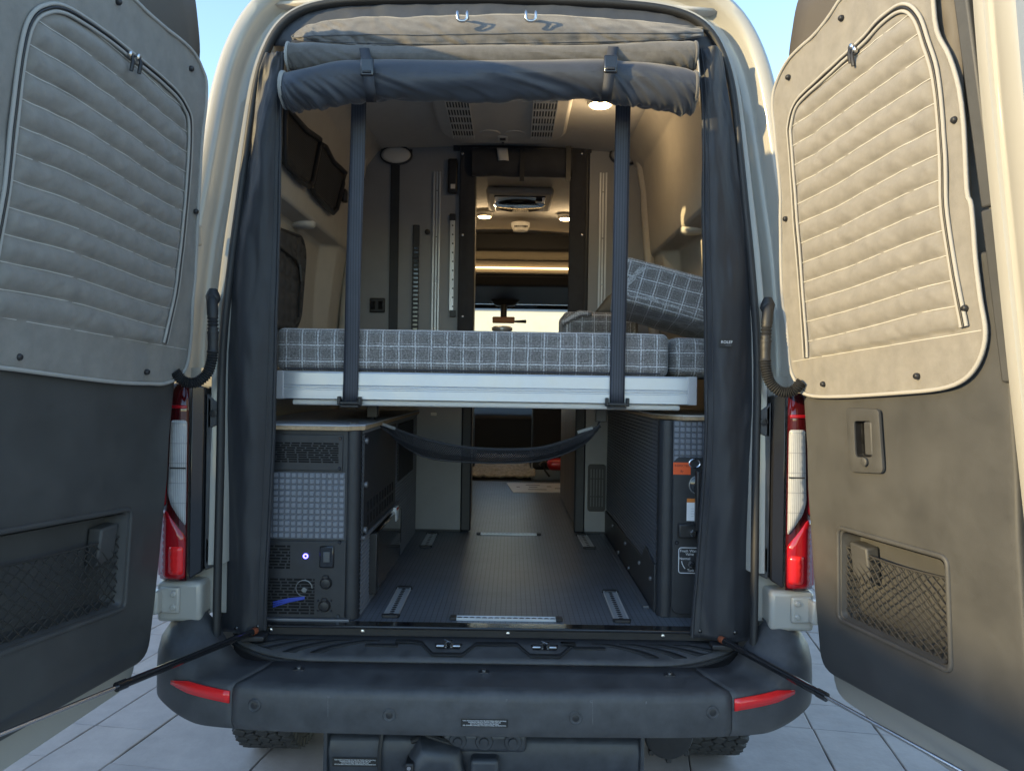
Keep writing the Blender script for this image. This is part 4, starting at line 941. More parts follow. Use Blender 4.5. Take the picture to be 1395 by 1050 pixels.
# floor hardware
def track(name, p0, p1, wd, label=None, n=14):
    a = Vector((p0.x, p0.y, FLOOR)); b = Vector((p1.x, p1.y, FLOOR)); d = (b - a); L_ = d.length; d.normalize(); n_ = Vector((-d.y, d.x, 0))
    o = MB()
    for off in (-wd / 2, wd / 2 - .004): o.prism([a + n_ * off, a + n_ * (off + .004), b + n_ * (off + .004), b + n_ * off], (0, 0, .0085))
    o.prism([a + n_ * (-wd / 2 + .004), a + n_ * (wd / 2 - .004), b + n_ * (wd / 2 - .004), b + n_ * (-wd / 2 + .004)], (0, 0, .005))
    t = o.build('cargo_track', ALU, floor, bevel=.0008, smooth=0)
    for k in range(n):
        p = a + d * (L_ * (k + .5) / n); MB().lathe(p + Vector((0, 0, .0052)), (0, 0, 1), [(min(wd * .3, .008), 0), (min(wd * .3, .008), .0006)], 10).build('track_slot', BLK, floor)
    for p, sg in ((a, -1), (b, 1)):
        e = p + d * sg * .012; MB().prism([p - n_ * wd * .62 + d * sg * .001, p + n_ * wd * .62 + d * sg * .001, e + n_ * wd * .5 + d * sg * .01, e - n_ * wd * .5 + d * sg * .01], (0, 0, .010)).build('track_end', BLK, floor, bevel=.002)
track('t', atz(622, 843, FLOOR), atz(757, 845, FLOOR), .03, n=16)
track('t', atz(655, 727.5, FLOOR), atz(731, 728.5, FLOOR), .03, n=14)
def ftrack(pa, pb, wd, n): track('t', atz(*pa, FLOOR), atz(*pb, FLOOR), wd, n=n)
ftrack((550.5, 803), (532.5, 839), .05, 14); ftrack((831, 808), (847, 846), .05, 14)
ftrack((589, 728), (580, 745), .05, 8); ftrack((793, 730), (803, 747), .05, 8)
fp = [atz(690, 658, FLOOR), atz(764, 659, FLOOR), atz(764, 671, FLOOR), atz(699, 671, FLOOR)]
pl = tag(MB().prism(fp, (0, 0, .004)).build('printed_floor_card', mat('white_card', (.5, .52, .56), .5), None, smooth=0), 'white printed card lying on the floor beyond the doorway', 'card')
for (a, b, r_) in ((.18, .24, .5), (.35, .6, .25), (.4, .55, .5), (.38, .7, .75), (.72, .8, .4), (.85, .95, .6)):
    y_ = fp[0].y + (fp[2].y - fp[0].y) * r_; xa_ = fp[0].x + (fp[1].x - fp[0].x) * a; xb_ = fp[0].x + (fp[1].x - fp[0].x) * b
    MB().box((xa_, y_ - .018, FLOOR + .0045), (xb_, y_ + .018, FLOOR + .005)).build('print_block', mat('grey_print', (.12, .13, .15), .6), pl, smooth=0)

# ------------------------------------------------------------------ bed, mattress, cushions, straps
BY = .2
bed = thing('bed_platform', 'silver aluminium bed platform spanning the van behind the rear opening', 'bed', (0, .8, H - .08))
b0, b1 = at(376, 528, BY).x, at(949, 530, BY).x
zt, zb = H + .037, H - .055
railm = MB()
prof = [(BY, zb), (BY - .004, zb + .002), (BY - .004, zb + .03), (BY - .001, zb + .033), (BY - .001, zb + .036), (BY - .004, zb + .039), (BY - .004, zb + .042), (BY - .001, zb + .045), (BY - .004, zb + .048), (BY - .004, zt - .006), (BY, zt), (BY + .03, zt), (BY + .03, zb)]
railm.prism([(b0 + .002, y, z_) for y, z_ in prof], (b1 - b0 - .004, 0, 0)).build('front_rail', ALU, bed, smooth=30)
for (xa, xb) in ((b0, b0 + .026), (b1 - .03, b1)): MB().box((xa, BY - .007, zb - .001), (xb, BY + .04, zt + .001)).build('rail_end_cap', mat('end_cap', (.5, .5, .52), .5, metal=.3), bed, bevel=.002)
MB().box((b0 + .05, BY + .01, zb - .02), (b1 - .05, BY + .5, zb - .001)).build('under_lip', WHITE, bed, bevel=.007, seg=3)
MB().box((b0 + .02, BY + .031, zb), (b1 - .02, 1.5, zt - .01)).build('deck', CABK, bed)
q0, q1 = at(377, 480, BY + .02), at(911, 480, BY + .02)
def cushion(name, size, M, label, r=.03, parent=None, puff=.006):
    sx, sy, sz = size; bm = bmesh.new(); bmesh.ops.create_cube(bm, size=1)
    for v in bm.verts: v.co = Vector((v.co.x * sx, v.co.y * sy, v.co.z * sz))
    bmesh.ops.bevel(bm, geom=bm.edges[:], offset=r, segments=4, profile=.5, affect='EDGES')
    bmesh.ops.subdivide_edges(bm, edges=[e for e in bm.edges if e.calc_length() > .06], cuts=10, use_grid_fill=True)
    for v in bm.verts:
        c_ = v.co; fx_ = max(0, 1 - (2 * abs(c_.x) / sx) ** 6); fz = max(0, 1 - (2 * abs(c_.z) / sz) ** 4)
        v.co.y += math.copysign(puff, c_.y) * fx_ * fz + .003 * nz(c_.x, c_.z, 1, 9); v.co.z += .003 * nz(c_.x, c_.y, 7, 7)
    me = bpy.data.meshes.new(name); bm.to_mesh(me); bm.free(); o = link(name, me, PLAID, None, smooth=60); o.matrix_world = M
    return tag(o, label, 'cushion')
mz0, mz1 = zt + .001, at(640, 450, BY + .01).z
o = cushion('mattress', (q1.x - q0.x, 1.2, mz1 - mz0), Matrix.Translation(((q0.x + q1.x) / 2, BY + .61, (mz0 + mz1) / 2)), 'long plaid mattress lying on the aluminium bed platform', r=.022)
o['category'] = 'mattress'
MB().tube([(q0.x + .03, BY + .004, mz0 + .008), (q1.x - .03, BY + .004, mz0 + .008)], .003, 6).build('seam_piping', mat('dark_piping', (.05, .05, .058), .9), None)
pip = bpy.data.objects['seam_piping']; pip.parent = o; pip.matrix_parent_inverse = o.matrix_world.inverted()
# tilted cushion leaning on the pile
tl, tr_ = at(866, 347, .36), at(957, 374, .36); bl2 = at(849, 408, .36)
ang = math.atan2(tr_.z - tl.z, tr_.x - tl.x); hgt = .165
ex = Vector((math.cos(ang), 0, math.sin(ang))); ez = Vector((-math.sin(ang), 0, math.cos(ang)))
cc = tl + ex * .27 - ez * hgt / 2 + Vector((0, .27, 0))
Mx = Matrix.Translation(cc) @ Matrix.Rotation(-ang, 4, 'Y') @ Matrix.Rotation(R(-7), 4, 'Z')
cushion('plaid_cushion', (.56, .52, hgt), Mx, 'thick plaid cushion tilted on top of the cushion at the end of the mattress', r=.03, puff=.01)
ca = at(912, 482, .28); cushion('plaid_cushion', (.34, .6, .135), Matrix.Translation((ca.x + .17, .58, zt + .069)), 'plaid cushion lying flat between the mattress end and the right side drape', r=.03)
cb = at(800, 440, 1.05); cushion('plaid_cushion', (.34, .3, .12), Matrix.Translation((cb.x + .06, 1.2, at(800, 424, 1.05).z - .06)), 'small plaid back cushion with pull tab behind the mattress', r=.03)
sp_ = bpy.data.objects['plaid_cushion.002']
a = at(766, 440, 1.04); b = at(790, 427, 1.04); c = at(806, 427, 1.04)
t_ = MB().tube([a, (a + b) / 2 + Vector((0, 0, .004)), b, c], [.012, .016, .016, .01], 8).build('pull_tab', PLAID, None); t_.parent = sp_; t_.matrix_parent_inverse = sp_.matrix_world.inverted()
pil = MB().prism([at(812, 426, 1.3), at(836, 395, 1.3), at(850, 426, 1.3)], (0, .25, 0)).build('grey_pillow', mat('olive_fabric', (.16, .15, .13), .9, bump=.3), None, bevel=.025, seg=4)
tag(pil, 'olive grey pillow leaning behind the small plaid back cushion', 'pillow')
WEBM = lines_mat('ribbed_webbing', (.05, .055, .072), (.022, .025, .034), [(0, .0085, .0022, 0)], rough=.6, bump=.6)
def bed_strap(p0, p1, label):
    a = at(*p0, .16); b = at(*p1, BY - .012)
    st_ = thing('bed_strap', label, 'strap', b, 'bed hanger straps')
    n = 24; vs = []
    m = MB().grid(lambda u, v: a + (b - a) * v + Vector((-.0245 + .049 * u, .004 * math.sin(v * 9) - .0015 * math.sin(u * math.pi), 0)), 5, n).build('webbing', WEBM, st_, solid=.003, smooth=60)
    MB().box((b.x - .034, b.y - .014, b.z - .004), (b.x + .034, b.y + .012, b.z + .006)).build('hook_bar', BLK, st_, bevel=.003)
    for sg in (-1, 1): MB().box((b.x + sg * .034 - .005, b.y - .016, b.z - .006), (b.x + sg * .034 + .005, b.y + .016, b.z + .022)).build('hook_cheek', BLK, st_, bevel=.003)
    MB().box((b.x - .03, b.y - .01, b.z - .014), (b.x + .03, b.y + .04, b.z - .006)).build('hook_plate', BLK, st_, bevel=.002)
bed_strap((489.5, 118), (476.5, 549), 'black webbing strap holding the bed rail on the mesh pocket side')
bed_strap((849.5, 118), (840.5, 551), 'black webbing strap holding the bed rail beside the tilted plaid cushion')
bm_ = BY - .006

# ------------------------------------------------------------------ left cabinet
GZ = H - .154; FYL = .136
cab = thing('galley_cabinet', 'grey and black cabinet with ply counter, vents and rocker switch on the floor', 'cabinet', (-.63, .8, FLOOR))
MB().box((-.845, FYL, FLOOR), (-.43, 1.6, GZ)).build('carcass', CABK, cab)
cxp = at(480, 700, FYL).x
MB().tube([(-.443, FYL + .022, FLOOR + .002), (-.443, FYL + .022, GZ)], .026, 16).build('corner_post', CABK, cab, smooth=50)
top = [(-.86, .115), (-.45, .115), (-.405, .16), (-.405, 1.6), (-.86, 1.6)]
MB().prism([(x, y, GZ + .001) for x, y in top], (0, 0, .013)).build('ply_edge', PLY, cab, bevel=.002)
MB().prism([(x * .999, y + .001, GZ + .0142) for x, y in top], (0, 0, .005)).build('counter_top', TOPG, cab, bevel=.001)
q = at(482, 579, .2); MB().box((q.x - .012, .2, GZ + .019), (q.x + .012, .22, GZ + .024)).build('counter_socket', BLK, cab)
def plate(name, px0, py0, px1, py1, Y, m, parent, th=.006, bevel=.002):
    a = at(px0, py0, Y); b = at(px1, py1, Y); return MB().box((a.x, Y - th, b.z), (b.x, Y, a.z)).build(name, m, parent, bevel=bevel)
def slots(parent, px0, py0, px1, py1, Y, rows_, seed=0, m=None):
    a = at(px0, py0, Y); b = at(px1, py1, Y); mbs = MB(); rr_ = random.Random(seed)
    for k in range(rows_):
        z_ = a.z + (b.z - a.z) * (k + .5) / rows_; hh_ = abs(a.z - b.z) / rows_ * .32; x_ = a.x + (.006 if k % 2 else 0)
        while x_ < b.x:
            L_ = rr_.choice((.018, .026, .034)); mbs.box((x_, Y - .0012, z_ - hh_), (min(b.x, x_ + L_), Y, z_ + hh_)); x_ += L_ + .005
    o = mbs.build('vent_slots', m or mat('vent_void', (.003, .003, .004), .9), parent, smooth=0); o['kind'] = 'stuff'
up_ = plate('upper_vent_plate', 345, 590.5, 467, 641, FYL, CABK, cab); slots(up_, 345, 601, 461, 631, FYL - .0061, 9, 3)
for px, py in ((464, 597), (463, 638)): q = at(px, py, FYL); MB().lathe((q.x, FYL - .006, q.z), (0, -1, 0), [(.006, 0), (.005, .003)], 10).build('plate_screw', BLKG, cab)
a = at(345, 642, FYL); b = at(469, 734, FYL)
cp_ = MB().box((a.x, FYL - .003, b.z), (b.x, FYL, a.z)).build('coin_panel', mat('coin_ground', (.1, .108, .13), .5), cab)
def coins(a, b, Y, parent, m):
    pit = .0193; me = MB(); z_ = a.z - pit * .5; 
    while z_ > b.z + pit * .3:
        x_ = b.x - pit * .5
        while x_ > a.x:
            o_ = roundrect(x_ - .0072, z_ - .0072, x_ + .0072, z_ + .0072, .0028, 2); i_ = roundrect(x_ - .0055, z_ - .0055, x_ + .0055, z_ + .0055, .0022, 2); n = len(o_)
            me.add([(x, Y, z) for x, z in o_] + [(x, Y - .004, z) for x, z in i_], [(k, (k + 1) % n, n + (k + 1) % n, n + k) for k in range(n)] + [tuple(range(n, 2 * n))]); x_ -= pit
        z_ -= pit
    o = me.build('coin_pattern', m, parent, smooth=25); o['kind'] = 'stuff'
coins(a, b, FYL - .003, cp_, CABG)
lw = plate('lower_panel', 345, 735, 470, 841, FYL, CABK, cab)
slots(lw, 345, 741, 395, 775, FYL - .0061, 8, 5); slots(lw, 345, 786, 428, 837, FYL - .0061, 12, 8)
MB().box((-.845, FYL - .02, FLOOR + .001), (-.44, FYL + .01, FLOOR + .008)).build('base_angle', mat('base_angle', (.2, .21, .24), .4, metal=.5), cab)
q = at(416.5, 757, FYL - .006); MB().tube([Vector((q.x + .0065 * math.cos(t * .5236), FYL - .008, q.z + .0065 * math.sin(t * .5236))) for t in range(12)], .0022, 6, closed=True).build('indicator_ring', BLUEL, cab)
rk = plate('switch_bezel', 436, 743, 455, 773, FYL - .006, BLKG, cab, th=.008, bevel=.005); plate('rocker_switch', 440.5, 751, 449.5, 765.5, FYL - .014, mat('rocker_grey', (.09, .095, .1), .35), rk, th=.005, bevel=.002)
for px, py in ((445, 793), (443, 824)):
    q = at(px, py, FYL); o = MB().lathe((q.x, FYL - .006, q.z), (0, -1, 0), [(.019, 0), (.019, .006), (.015, .013), (.007, .015)], 20).build('power_socket', BLK, cab, smooth=40)
    MB().box((q.x - .01, FYL - .016, q.z + .014), (q.x + .008, FYL - .006, q.z + .025)).build('socket_hinge', BLK, o, bevel=.003)
for dx, dy in ((-12, -7), (12, -7), (-12, 7), (12, 7)): q = at(443 + dx * .75, 824 + dy, FYL); MB().lathe((q.x, FYL - .006, q.z), (0, -1, 0), [(.004, 0), (.003, .003)], 8).build('socket_screw', BLKG, cab)
q = at(415, 800, FYL); MB().tube([Vector((q.x + .026 * math.cos(t * .35), FYL - .0075, q.z + .026 * math.sin(t * .35))) for t in range(15)], .0016, 5).build('fan_rim', mat('dim_metal', (.2, .21, .22), .4, metal=.5), cab)
MB().lathe((q.x, FYL - .0062, q.z - .006), (0, -1, 0), [(.009, 0), (.007, .002)], 12).build('fan_hub', mat('dim_metal', (.2, .21, .22), .4, metal=.5), cab)
for k in range(3):
    pa, pb = at(372, 826 - k * 3, FYL - .007), at(415, 815 - k * 3 + k * 2, FYL - .007); MB().tube([pa, (pa + pb) / 2 + Vector((0, 0, .003)), pb], .0028, 5).build('blue_wire', mat('blue_wire', (.03, .06, .4), .5), cab)
for px, py in ((463, 738), (461, 838)): q = at(px, py, FYL); MB().lathe((q.x, FYL - .006, q.z), (0, -1, 0), [(.0065, 0), (.0055, .004)], 10).build('plate_screw', BLKG, cab)
# aisle side of the left cabinet
SX = -.417
def ribs(name, X, y0, y1, z0, z1, s, parent, m, pitch=.014):
    n = int((z1 - z0) / pitch); pr = []
    for k in range(n):
        z_ = z0 + (z1 - z0) * k / n; dz = (z1 - z0) / n; pr += [(X, z_), (X, z_ + dz * .70), (X - s * .0035, z_ + dz * .80), (X - s * .0035, z_ + dz * .92)]
    pr.append((X, z1)); mb = MB(); k = len(pr)
    mb.add([(x, y0, z_) for x, z_ in pr] + [(x, y1, z_) for x, z_ in pr], [(i, i + 1, k + i + 1, k + i) for i in range(k - 1)])
    return mb.build(name, m, parent, smooth=20)
ribs('ribbed_side', SX, FYL + .04, 1.6, FLOOR + .001, GZ, 1, cab, CABG)
def side_panel(name, y0, y1, z0, z1, th, m, parent, X=SX, s=1, bevel=.003): return MB().box((X - .003 * s, y0, z0), (X + th * s, y1, z1)).build(name, m, parent, bevel=bevel)
bk = side_panel('black_door', .185, .86, H - .5, GZ - .012, .006, CABK, cab)
for k in range(10):
    for j in range(2):
        y_ = .24 + k * .058; z_ = H - .40 - j * .045; side_panel('door_slot', y_, y_ + .034, z_ - .034, z_, .0068, mat('vent_void', (.003, .003, .004), .9), bk, bevel=0)
for y_, z_ in ((.2, H - .19), (.2, H - .335), (.2, H - .485)): MB().lathe((SX + .006, y_, z_), (1, 0, 0), [(.011, 0), (.011, .008), (.008, .01)], 10).build('door_stud', mat('stud_grey', (.2, .2, .21), .4, metal=.5), bk)
side_panel('rail_strip', .185, .95, H - .515, H - .503, .012, mat('strip_grey', (.12, .125, .14), .4), cab)
dr = side_panel('lower_drawer', .36, .92, FLOOR + .03, H - .522, .022, BLKG, cab, bevel=.006); side_panel('drawer_edge', .33, .36, FLOOR + .03, H - .522, .026, BLK, cab)
side_panel('white_label', .78, .84, H - .56, H - .505, .024, INK, dr, bevel=0); side_panel('label_band', .782, .838, H - .518, H - .508, .0245, mat('red_band', (.5, .06, .03), .5), dr, bevel=0)
side_panel('mesh_screen', .95, 1.42, H - .42, GZ - .02, .006, MESHF, cab)
side_panel('aisle_vent', .98, 1.06, FLOOR + .06, H - .55, .006, BLK, cab)

# ------------------------------------------------------------------ right cabinet
RX = .568; FYR = .22; RZT = H - .108
rc = thing('water_cabinet', 'grey ribbed cabinet with water valve panel partly behind the right side drape', 'cabinet', (.72, .8, FLOOR))
MB().box((RX + .01, FYR, FLOOR), (.85, 1.6, RZT)).build('carcass', CABK, rc)
ribs('ribbed_side', RX, FYR + .05, 1.62, H - .632, RZT, -1, rc, mat('rib_blue_grey', (.1, .11, .135), .5))
kick = MB().prism([(RX - .006, FYR + .05, FLOOR + .001), (RX - .006, 1.62, FLOOR + .001), (RX - .006, 1.62, H - .64), (RX - .006, .52, H - .628), (RX - .006, .45, H - .575), (RX - .006, FYR + .05, H - .6)], (.012, 0, 0)).build('kick_panel', CABK, rc, bevel=.003)
for y_, z_ in ((.32, H - .66), (.55, H - .66), (.9, H - .66), (1.3, H - .66), (.8, H - .74), (1.1, H - .742)): MB().lathe((RX - .006, y_, z_), (-1, 0, 0), [(.008, 0), (.008, .006), (.005, .008)], 8).build('kick_bolt', mat('stud_grey', (.2, .2, .21), .4, metal=.5), kick)
MB().box((RX - .03, FYR + .1, FLOOR + .001), (RX - .012, 1.6, FLOOR + .008)).build('base_trim', mat('strip_grey', (.12, .125, .14), .4), rc)
MB().tube([(RX + .028, FYR + .026, FLOOR + .002), (RX + .028, FYR + .026, RZT)], .03, 16).build('corner_post', CABK, rc, smooth=50)
topr = [(.86, FYR - .02), (RX + .07, FYR - .02), (RX - .005, FYR + .12), (RX - .012, 1.6), (.86, 1.6)]
MB().prism([(x, y, RZT + .001) for x, y in topr], (0, 0, .012)).build('ply_edge', PLY, rc, bevel=.003)
MB().prism([(x, y + .001, RZT + .0132) for x, y in topr], (0, 0, .005)).build('counter_top', mat('pale_counter', (.5, .47, .42), .4), rc, bevel=.001)
a = at(918, 573, FYR); b = at(985, 632, FYR)
cpr = MB().box((a.x, FYR - .003, b.z - .05), (b.x, FYR, a.z)).build('coin_panel', mat('coin_ground', (.1, .108, .13), .5), rc); coins(Vector((a.x - .004, 0, a.z)), Vector((a.x + .135, 0, b.z - .01)), FYR - .003, cpr, CABG)
a = at(917, 622, FYR); b = at(990, 838, FYR)
vp = MB().prism([(x, FYR - .0035, z) for x, z in roundrect(a.x, b.z + .005, b.x, a.z, .025)], (0, -.006, 0)).build('valve_panel', CABK, rc, bevel=.002)
PYF = FYR - .0096
q = at(929, 638, PYF); st_ = sticker((q.x, PYF, q.z), (1, 0, 0), (0, 0, 1), .058, .04, ['INSPECTED', '', 'By'], .0098, vp, m=ORANGE, ink=mat('dark_ink', (.05, .02, .02), .6))
q = at(940, 694, PYF); sticker((q.x + .008, PYF, q.z), (1, 0, 0), (0, 0, 1), .038, .074, ['', '', '----', '---', '----', '---'], .009, vp, m=INK, ink=mat('grey_print', (.12, .13, .15), .6))
MB().box((q.x - .011, PYF - .0012, q.z + .024), (q.x + .027, PYF, q.z + .037)).build('label_band', mat('orange_band', (.6, .2, .04), .5), vp)
q = at(946, 631, PYF); MB().tube([Vector((q.x + .018 * math.cos(t * .4), PYF - .004, q.z + .014 * math.sin(t * .4))) for t in range(16)], .003, 6, closed=True).build('lock_ring', STEEL, vp)
q = at(949, 660, PYF); MB().lathe((q.x + .004, PYF, q.z), (0, -1, 0), [(.03, 0), (.03, .006), (.026, .009)], 24).build('round_inlet', BLKG, vp); MB().tube([Vector((q.x + .004 + .03 * math.cos(t * .3), PYF - .007, q.z + .03 * math.sin(t * .3))) for t in range(21)], .0022, 5, closed=True).build('inlet_ring', mat('dim_metal', (.2, .21, .22), .4, metal=.5), vp)
q = at(935, 722, PYF); MB().box((q.x - .03, PYF - .02, q.z - .024), (q.x + .03, PYF, q.z + .024)).build('drain_valve', BLK, vp, bevel=.006); MB().lathe((q.x + .016, PYF - .02, q.z - .006), (0, -1, 0), [(.013, 0), (.013, .008), (.008, .014)], 14).build('drain_fitting', STEEL, vp)
q = at(922, 739, PYF); MB().lathe((q.x, PYF, q.z), (0, -1, 0), [(.007, 0), (.005, .004)], 10).build('panel_screw', BLKG, vp)
c = at(936, 763, PYF); lbw, lbh = .058, .08
fr_ = roundrect(c.x - .028, c.z - .042, c.x + .045, c.z + .042, .008)
MB().tube([(x, PYF - .001, z) for x, z in fr_], .0013, 5, closed=True).build('valve_border', INK, vp)
text('print', 'Fresh Water\nValve', .0125, (c.x + .008, PYF - .0015, c.z + .026), (1, 0, 0), (0, 0, 1), INK, vp, line=.85)
text('print', 'Normal', .0115, (c.x - .008, PYF - .0015, c.z + .006), (1, 0, 0), (0, 0, 1), INK, vp)
text('print', 'Tank', .0115, (c.x + .012, PYF - .0015, c.z - .033), (1, 0, 0), (0, 0, 1), INK, vp)
MB().tube([(c.x - .018 + .012 * (1 - math.cos(t * .3)), PYF - .001, c.z - .002 - .005 * t) for t in range(6)], .0013, 5).build('turn_arrow', INK, vp)
MB().lathe((c.x + .012, PYF, c.z - .012), (0, -1, 0), [(.012, 0), (.012, .01), (.007, .018)], 14).build('valve_knob', STEEL, vp)
MB().box((c.x + .02, PYF - .03, c.z + .10), (c.x + .045, PYF - .004, c.z + .3)).build('valve_pipe', BLK, vp, bevel=.006)

# ------------------------------------------------------------------ cargo net slung under the bed
net = thing('cargo_net', 'black elastic cargo net slung under the bed between two hooks', 'net', (.05, .5, H - .13))
NYY = .5
tp_ = spline([at(512, 574, NYY), at(535, 583, NYY), at(575, 597, NYY), at(625, 608, NYY), at(680, 612, NYY), at(735, 610, NYY), at(775, 599, NYY), at(803, 588, NYY), at(818, 580, NYY)], 8)
bt_ = spline([at(524, 580, NYY + .02), at(545, 603, NYY + .08), at(580, 622, NYY + .1), at(625, 628, NYY + .1), at(680, 630, NYY + .1), at(735, 627, NYY + .1), at(775, 615, NYY + .08), at(800, 600, NYY + .04), at(812, 586, NYY)], 8)
MB().tube(tp_, .006, 6).build('upper_cord', WEB, net); MB().tube(bt_, .005, 6).build('lower_cord', WEB, net)
nm = MB(); n = len(tp_)
for k in range(0, 150):
    for dr_ in (1, -1):
        t0 = k / 150; t1 = t0 + dr_ * .045
        if 0 <= t1 <= 1:
            pa = tp_[min(n - 1, int(t0 * (n - 1)))].lerp(tp_[min(n - 1, int(t0 * (n - 1)) + 1)], t0 * (n - 1) % 1); pb = bt_[min(n - 1, int(t1 * (n - 1)))].lerp(bt_[min(n - 1, int(t1 * (n - 1)) + 1)], t1 * (n - 1) % 1)
            nm.tube([pa, (pa + pb) / 2 + Vector((0, -.012, -.004)), pb], .0018, 3)
o = nm.build('net_mesh', WEB, net, smooth=0); o['kind'] = 'stuff'
for px, py, s in ((508, 572, 1), (818, 578, -1)):
    h_ = at(px, py, NYY); MB().tube([h_ + Vector((0, 0, .05)), h_ + Vector((0, 0, .02)), h_ + Vector((s * .012, -.005, -.005)), h_ + Vector((s * .03, -.008, -.015))], .0045, 6).build('hook', STEEL, net)
    MB().tube([h_ + Vector((s * .03, -.008, -.012)), h_ + Vector((s * .085, -.01, -.03))], .006, 6).build('crimp_sleeve', ALU, net)
    MB().box((h_.x - .02, h_.y - .02, h_.z + .01), (h_.x + .02, h_.y + .02, H - .075)).build('hook_bracket', BLK, net, bevel=.003)

# ------------------------------------------------------------------ rolled insect screen in the rear opening
scr = thing('rear_screen', 'black fabric rear screen rolled up and strapped, with long drapes down both sides', 'screen', (0, .08, H + .9))
def wr(x, z, seed, a=.006, s=14): return a * nz(x, z, seed, s) + a * .5 * nz(x, z, seed + 9, s * 2.3)
def drape(inner, outer, Yb, seed):
    I = [Vector(p) for p in spline([at(*p, Yb) for p in inner], 10)]; O = [Vector(p) for p in spline([at(*p, Yb + .005) for p in outer], 10)]
    def res(P, v): k = v * (len(P) - 1); i = min(int(k), len(P) - 2); return P[i].lerp(P[i + 1], k - i)
    def fn(u, v):
        p = res(I, v).lerp(res(O, v), u); z_ = p.z - H
        fold = .012 * math.sin(u * 5 + 2.5 * nz(v * 3, seed)) + .010 * nz(u * 2.2, v * 7, seed) + .006 * nz(u * 5 + v * 6, v * 14, seed + 3) + .004 * abs(nz(u * 7 - v * 9, v * 16, seed + 6))
        return p + Vector((0, -fold - .012 * math.sin(u * math.pi), 0))
    o = MB().grid(fn, 26, 120).build('side_drape', DRAPE, scr, solid=.003, smooth=80)
    MB().tube([fn(.03, i / 60) + Vector((0, -.003, 0)) for i in range(61)], .005, 6).build('drape_hem', DRAPE, o, smooth=70)
    MB().tube([fn(.14, i / 60) + Vector((0, -.0035, 0)) for i in range(61)], .0016, 4).build('drape_seam', DRAPE, o, smooth=70)
    return fn
fl = drape([(389, 75), (386, 110), (384, 160), (381, 300), (378, 450), (373, 600), (366, 760), (362, 858)], [(362, 72), (350, 112), (341, 190), (330, 262), (313, 370), (304, 480), (301, 636), (300, 862)], .06, 1.5)
fr = drape([(950, 66), (953, 110), (955, 200), (957, 320), (960, 480), (959, 600), (952, 740), (941, 868)], [(984, 70), (992, 112), (1004, 200), (1014, 290), (1026, 400), (1032, 510), (1030, 640), (1022, 872)], .06, 4.5)
for p in (fl(.15, .985), fl(.6, .99), fr(.15, .985), fr(.7, .985)): MB().lathe(p + Vector((0, -.001, 0)), (0, -1, 0), [(.006, 0), (.006, .003), (.003, .005)], 10).build('drape_snap', BLKG, scr)
q = fr(.42, .49); q = at(989, 467, q.y - .012)
lb = MB().box((q.x - .02, q.y - .0008, q.z - .012), (q.x + .02, q.y, q.z + .012)).build('brand_label', INKB, scr)
text('print', 'ROLEF', .0125, q + Vector((.002, -.0015, .002)), (1, 0, 0), (0, 0, 1), INK, lb)
MB().box((q.x - .002, q.y - .0015, q.z - .0088), (q.x + .016, q.y - .001, q.z - .0072)).build('small_print', mat('grey_print', (.12, .13, .15), .6), lb)
# header band up to the frame
hd = [XZ(*p, .11) for p in ((372, 62), (378, 36), (400, 18), (450, 5), (600, -8), (760, -8), (900, 4), (950, 20), (975, 42), (985, 75), (950, 70), (900, 62), (700, 66), (450, 66))]
sheet(hd, lambda x, z: Vector((x, .115 + wr(x, z, 2, .005), z)), .02).build('header_band', TENT, scr, solid=.003, smooth=80)
# gathered canvas flap above the rolls
ft = spline([(397, 50), (415, 37), (445, 29), (500, 24), (560, 24), (630, 21), (720, 20), (800, 24), (880, 30), (958, 38)], 6)
fb = spline([(399, 54), (430, 58), (470, 61), (520, 63), (600, 64), (680, 63), (760, 62), (840, 60), (910, 57), (958, 50)], 6)
def flap(u, v):
    k = u * (len(ft) - 1); i = min(int(k), len(ft) - 2); a = ft[i].lerp(ft[i + 1], k - i); b = fb[i].lerp(fb[i + 1], k - i)
    px, py = a.lerp(b, v); puff = .055 * math.sin(min(1, v * 1.15) * math.pi * .62) * min(1, u * 10, (1 - u) * 10)
    g = (.006 * math.sin(u * 95 + 6 * nz(u * 14, v, 3)) * (1 - v * .3) + .010 * nz(u * 22, v * 3, 8) + .006 * nz(u * 50, v * 5, 4)) * min(1, .35 + abs(v - .62) * 2)
    return at(px, py + 2 * nz(u * 20, 0, 2) * (1 - v), .085 - puff - g)
MB().grid(flap, 240, 24).build('gathered_flap', TENTW, scr, solid=.003, smooth=80)
for v in (.62, .93): MB().tube([flap(i / 150, v) + Vector((0, -.003, 0)) for i in range(151)], .0014, 4).build('flap_seam', TENT, scr, smooth=70)
# the two rolls, upper one flatter
def roll(cpx, r0, Y0, seed, name, m, flat=1., nu=150, nvv=36, wrk=1.):
    cl = spline(cpx, 20)
    def fn(u, v):
        k = u * (len(cl) - 1); i = min(int(k), len(cl) - 2); px, py, rp = cl[i].lerp(cl[i + 1], k - i)
        c_ = at(px, py, Y0); r = rp / F * (Y0 - CY); a = v * 2 * math.pi
        w_ = 1 + wrk * (.05 * nz(u * 9, math.cos(a) * 1.2, seed + math.sin(a)) + .05 * nz(u * 38 + 3 * math.sin(a), math.cos(a), seed + 4) * max(0, -math.sin(a) + .5) + .03 * nz(u * 80 + 6 * math.sin(a), a * .6, seed + 7) * max(0, -math.sin(a) + .2))
        e = min(1, .25 + (min(u, 1 - u) * 60))
        return c_ + Vector((0, -math.cos(a) * r * flat * w_ * e, math.sin(a) * r * w_ * e))
    MB().grid(fn, nu, nvv).build(name, m, scr, smooth=80); return fn
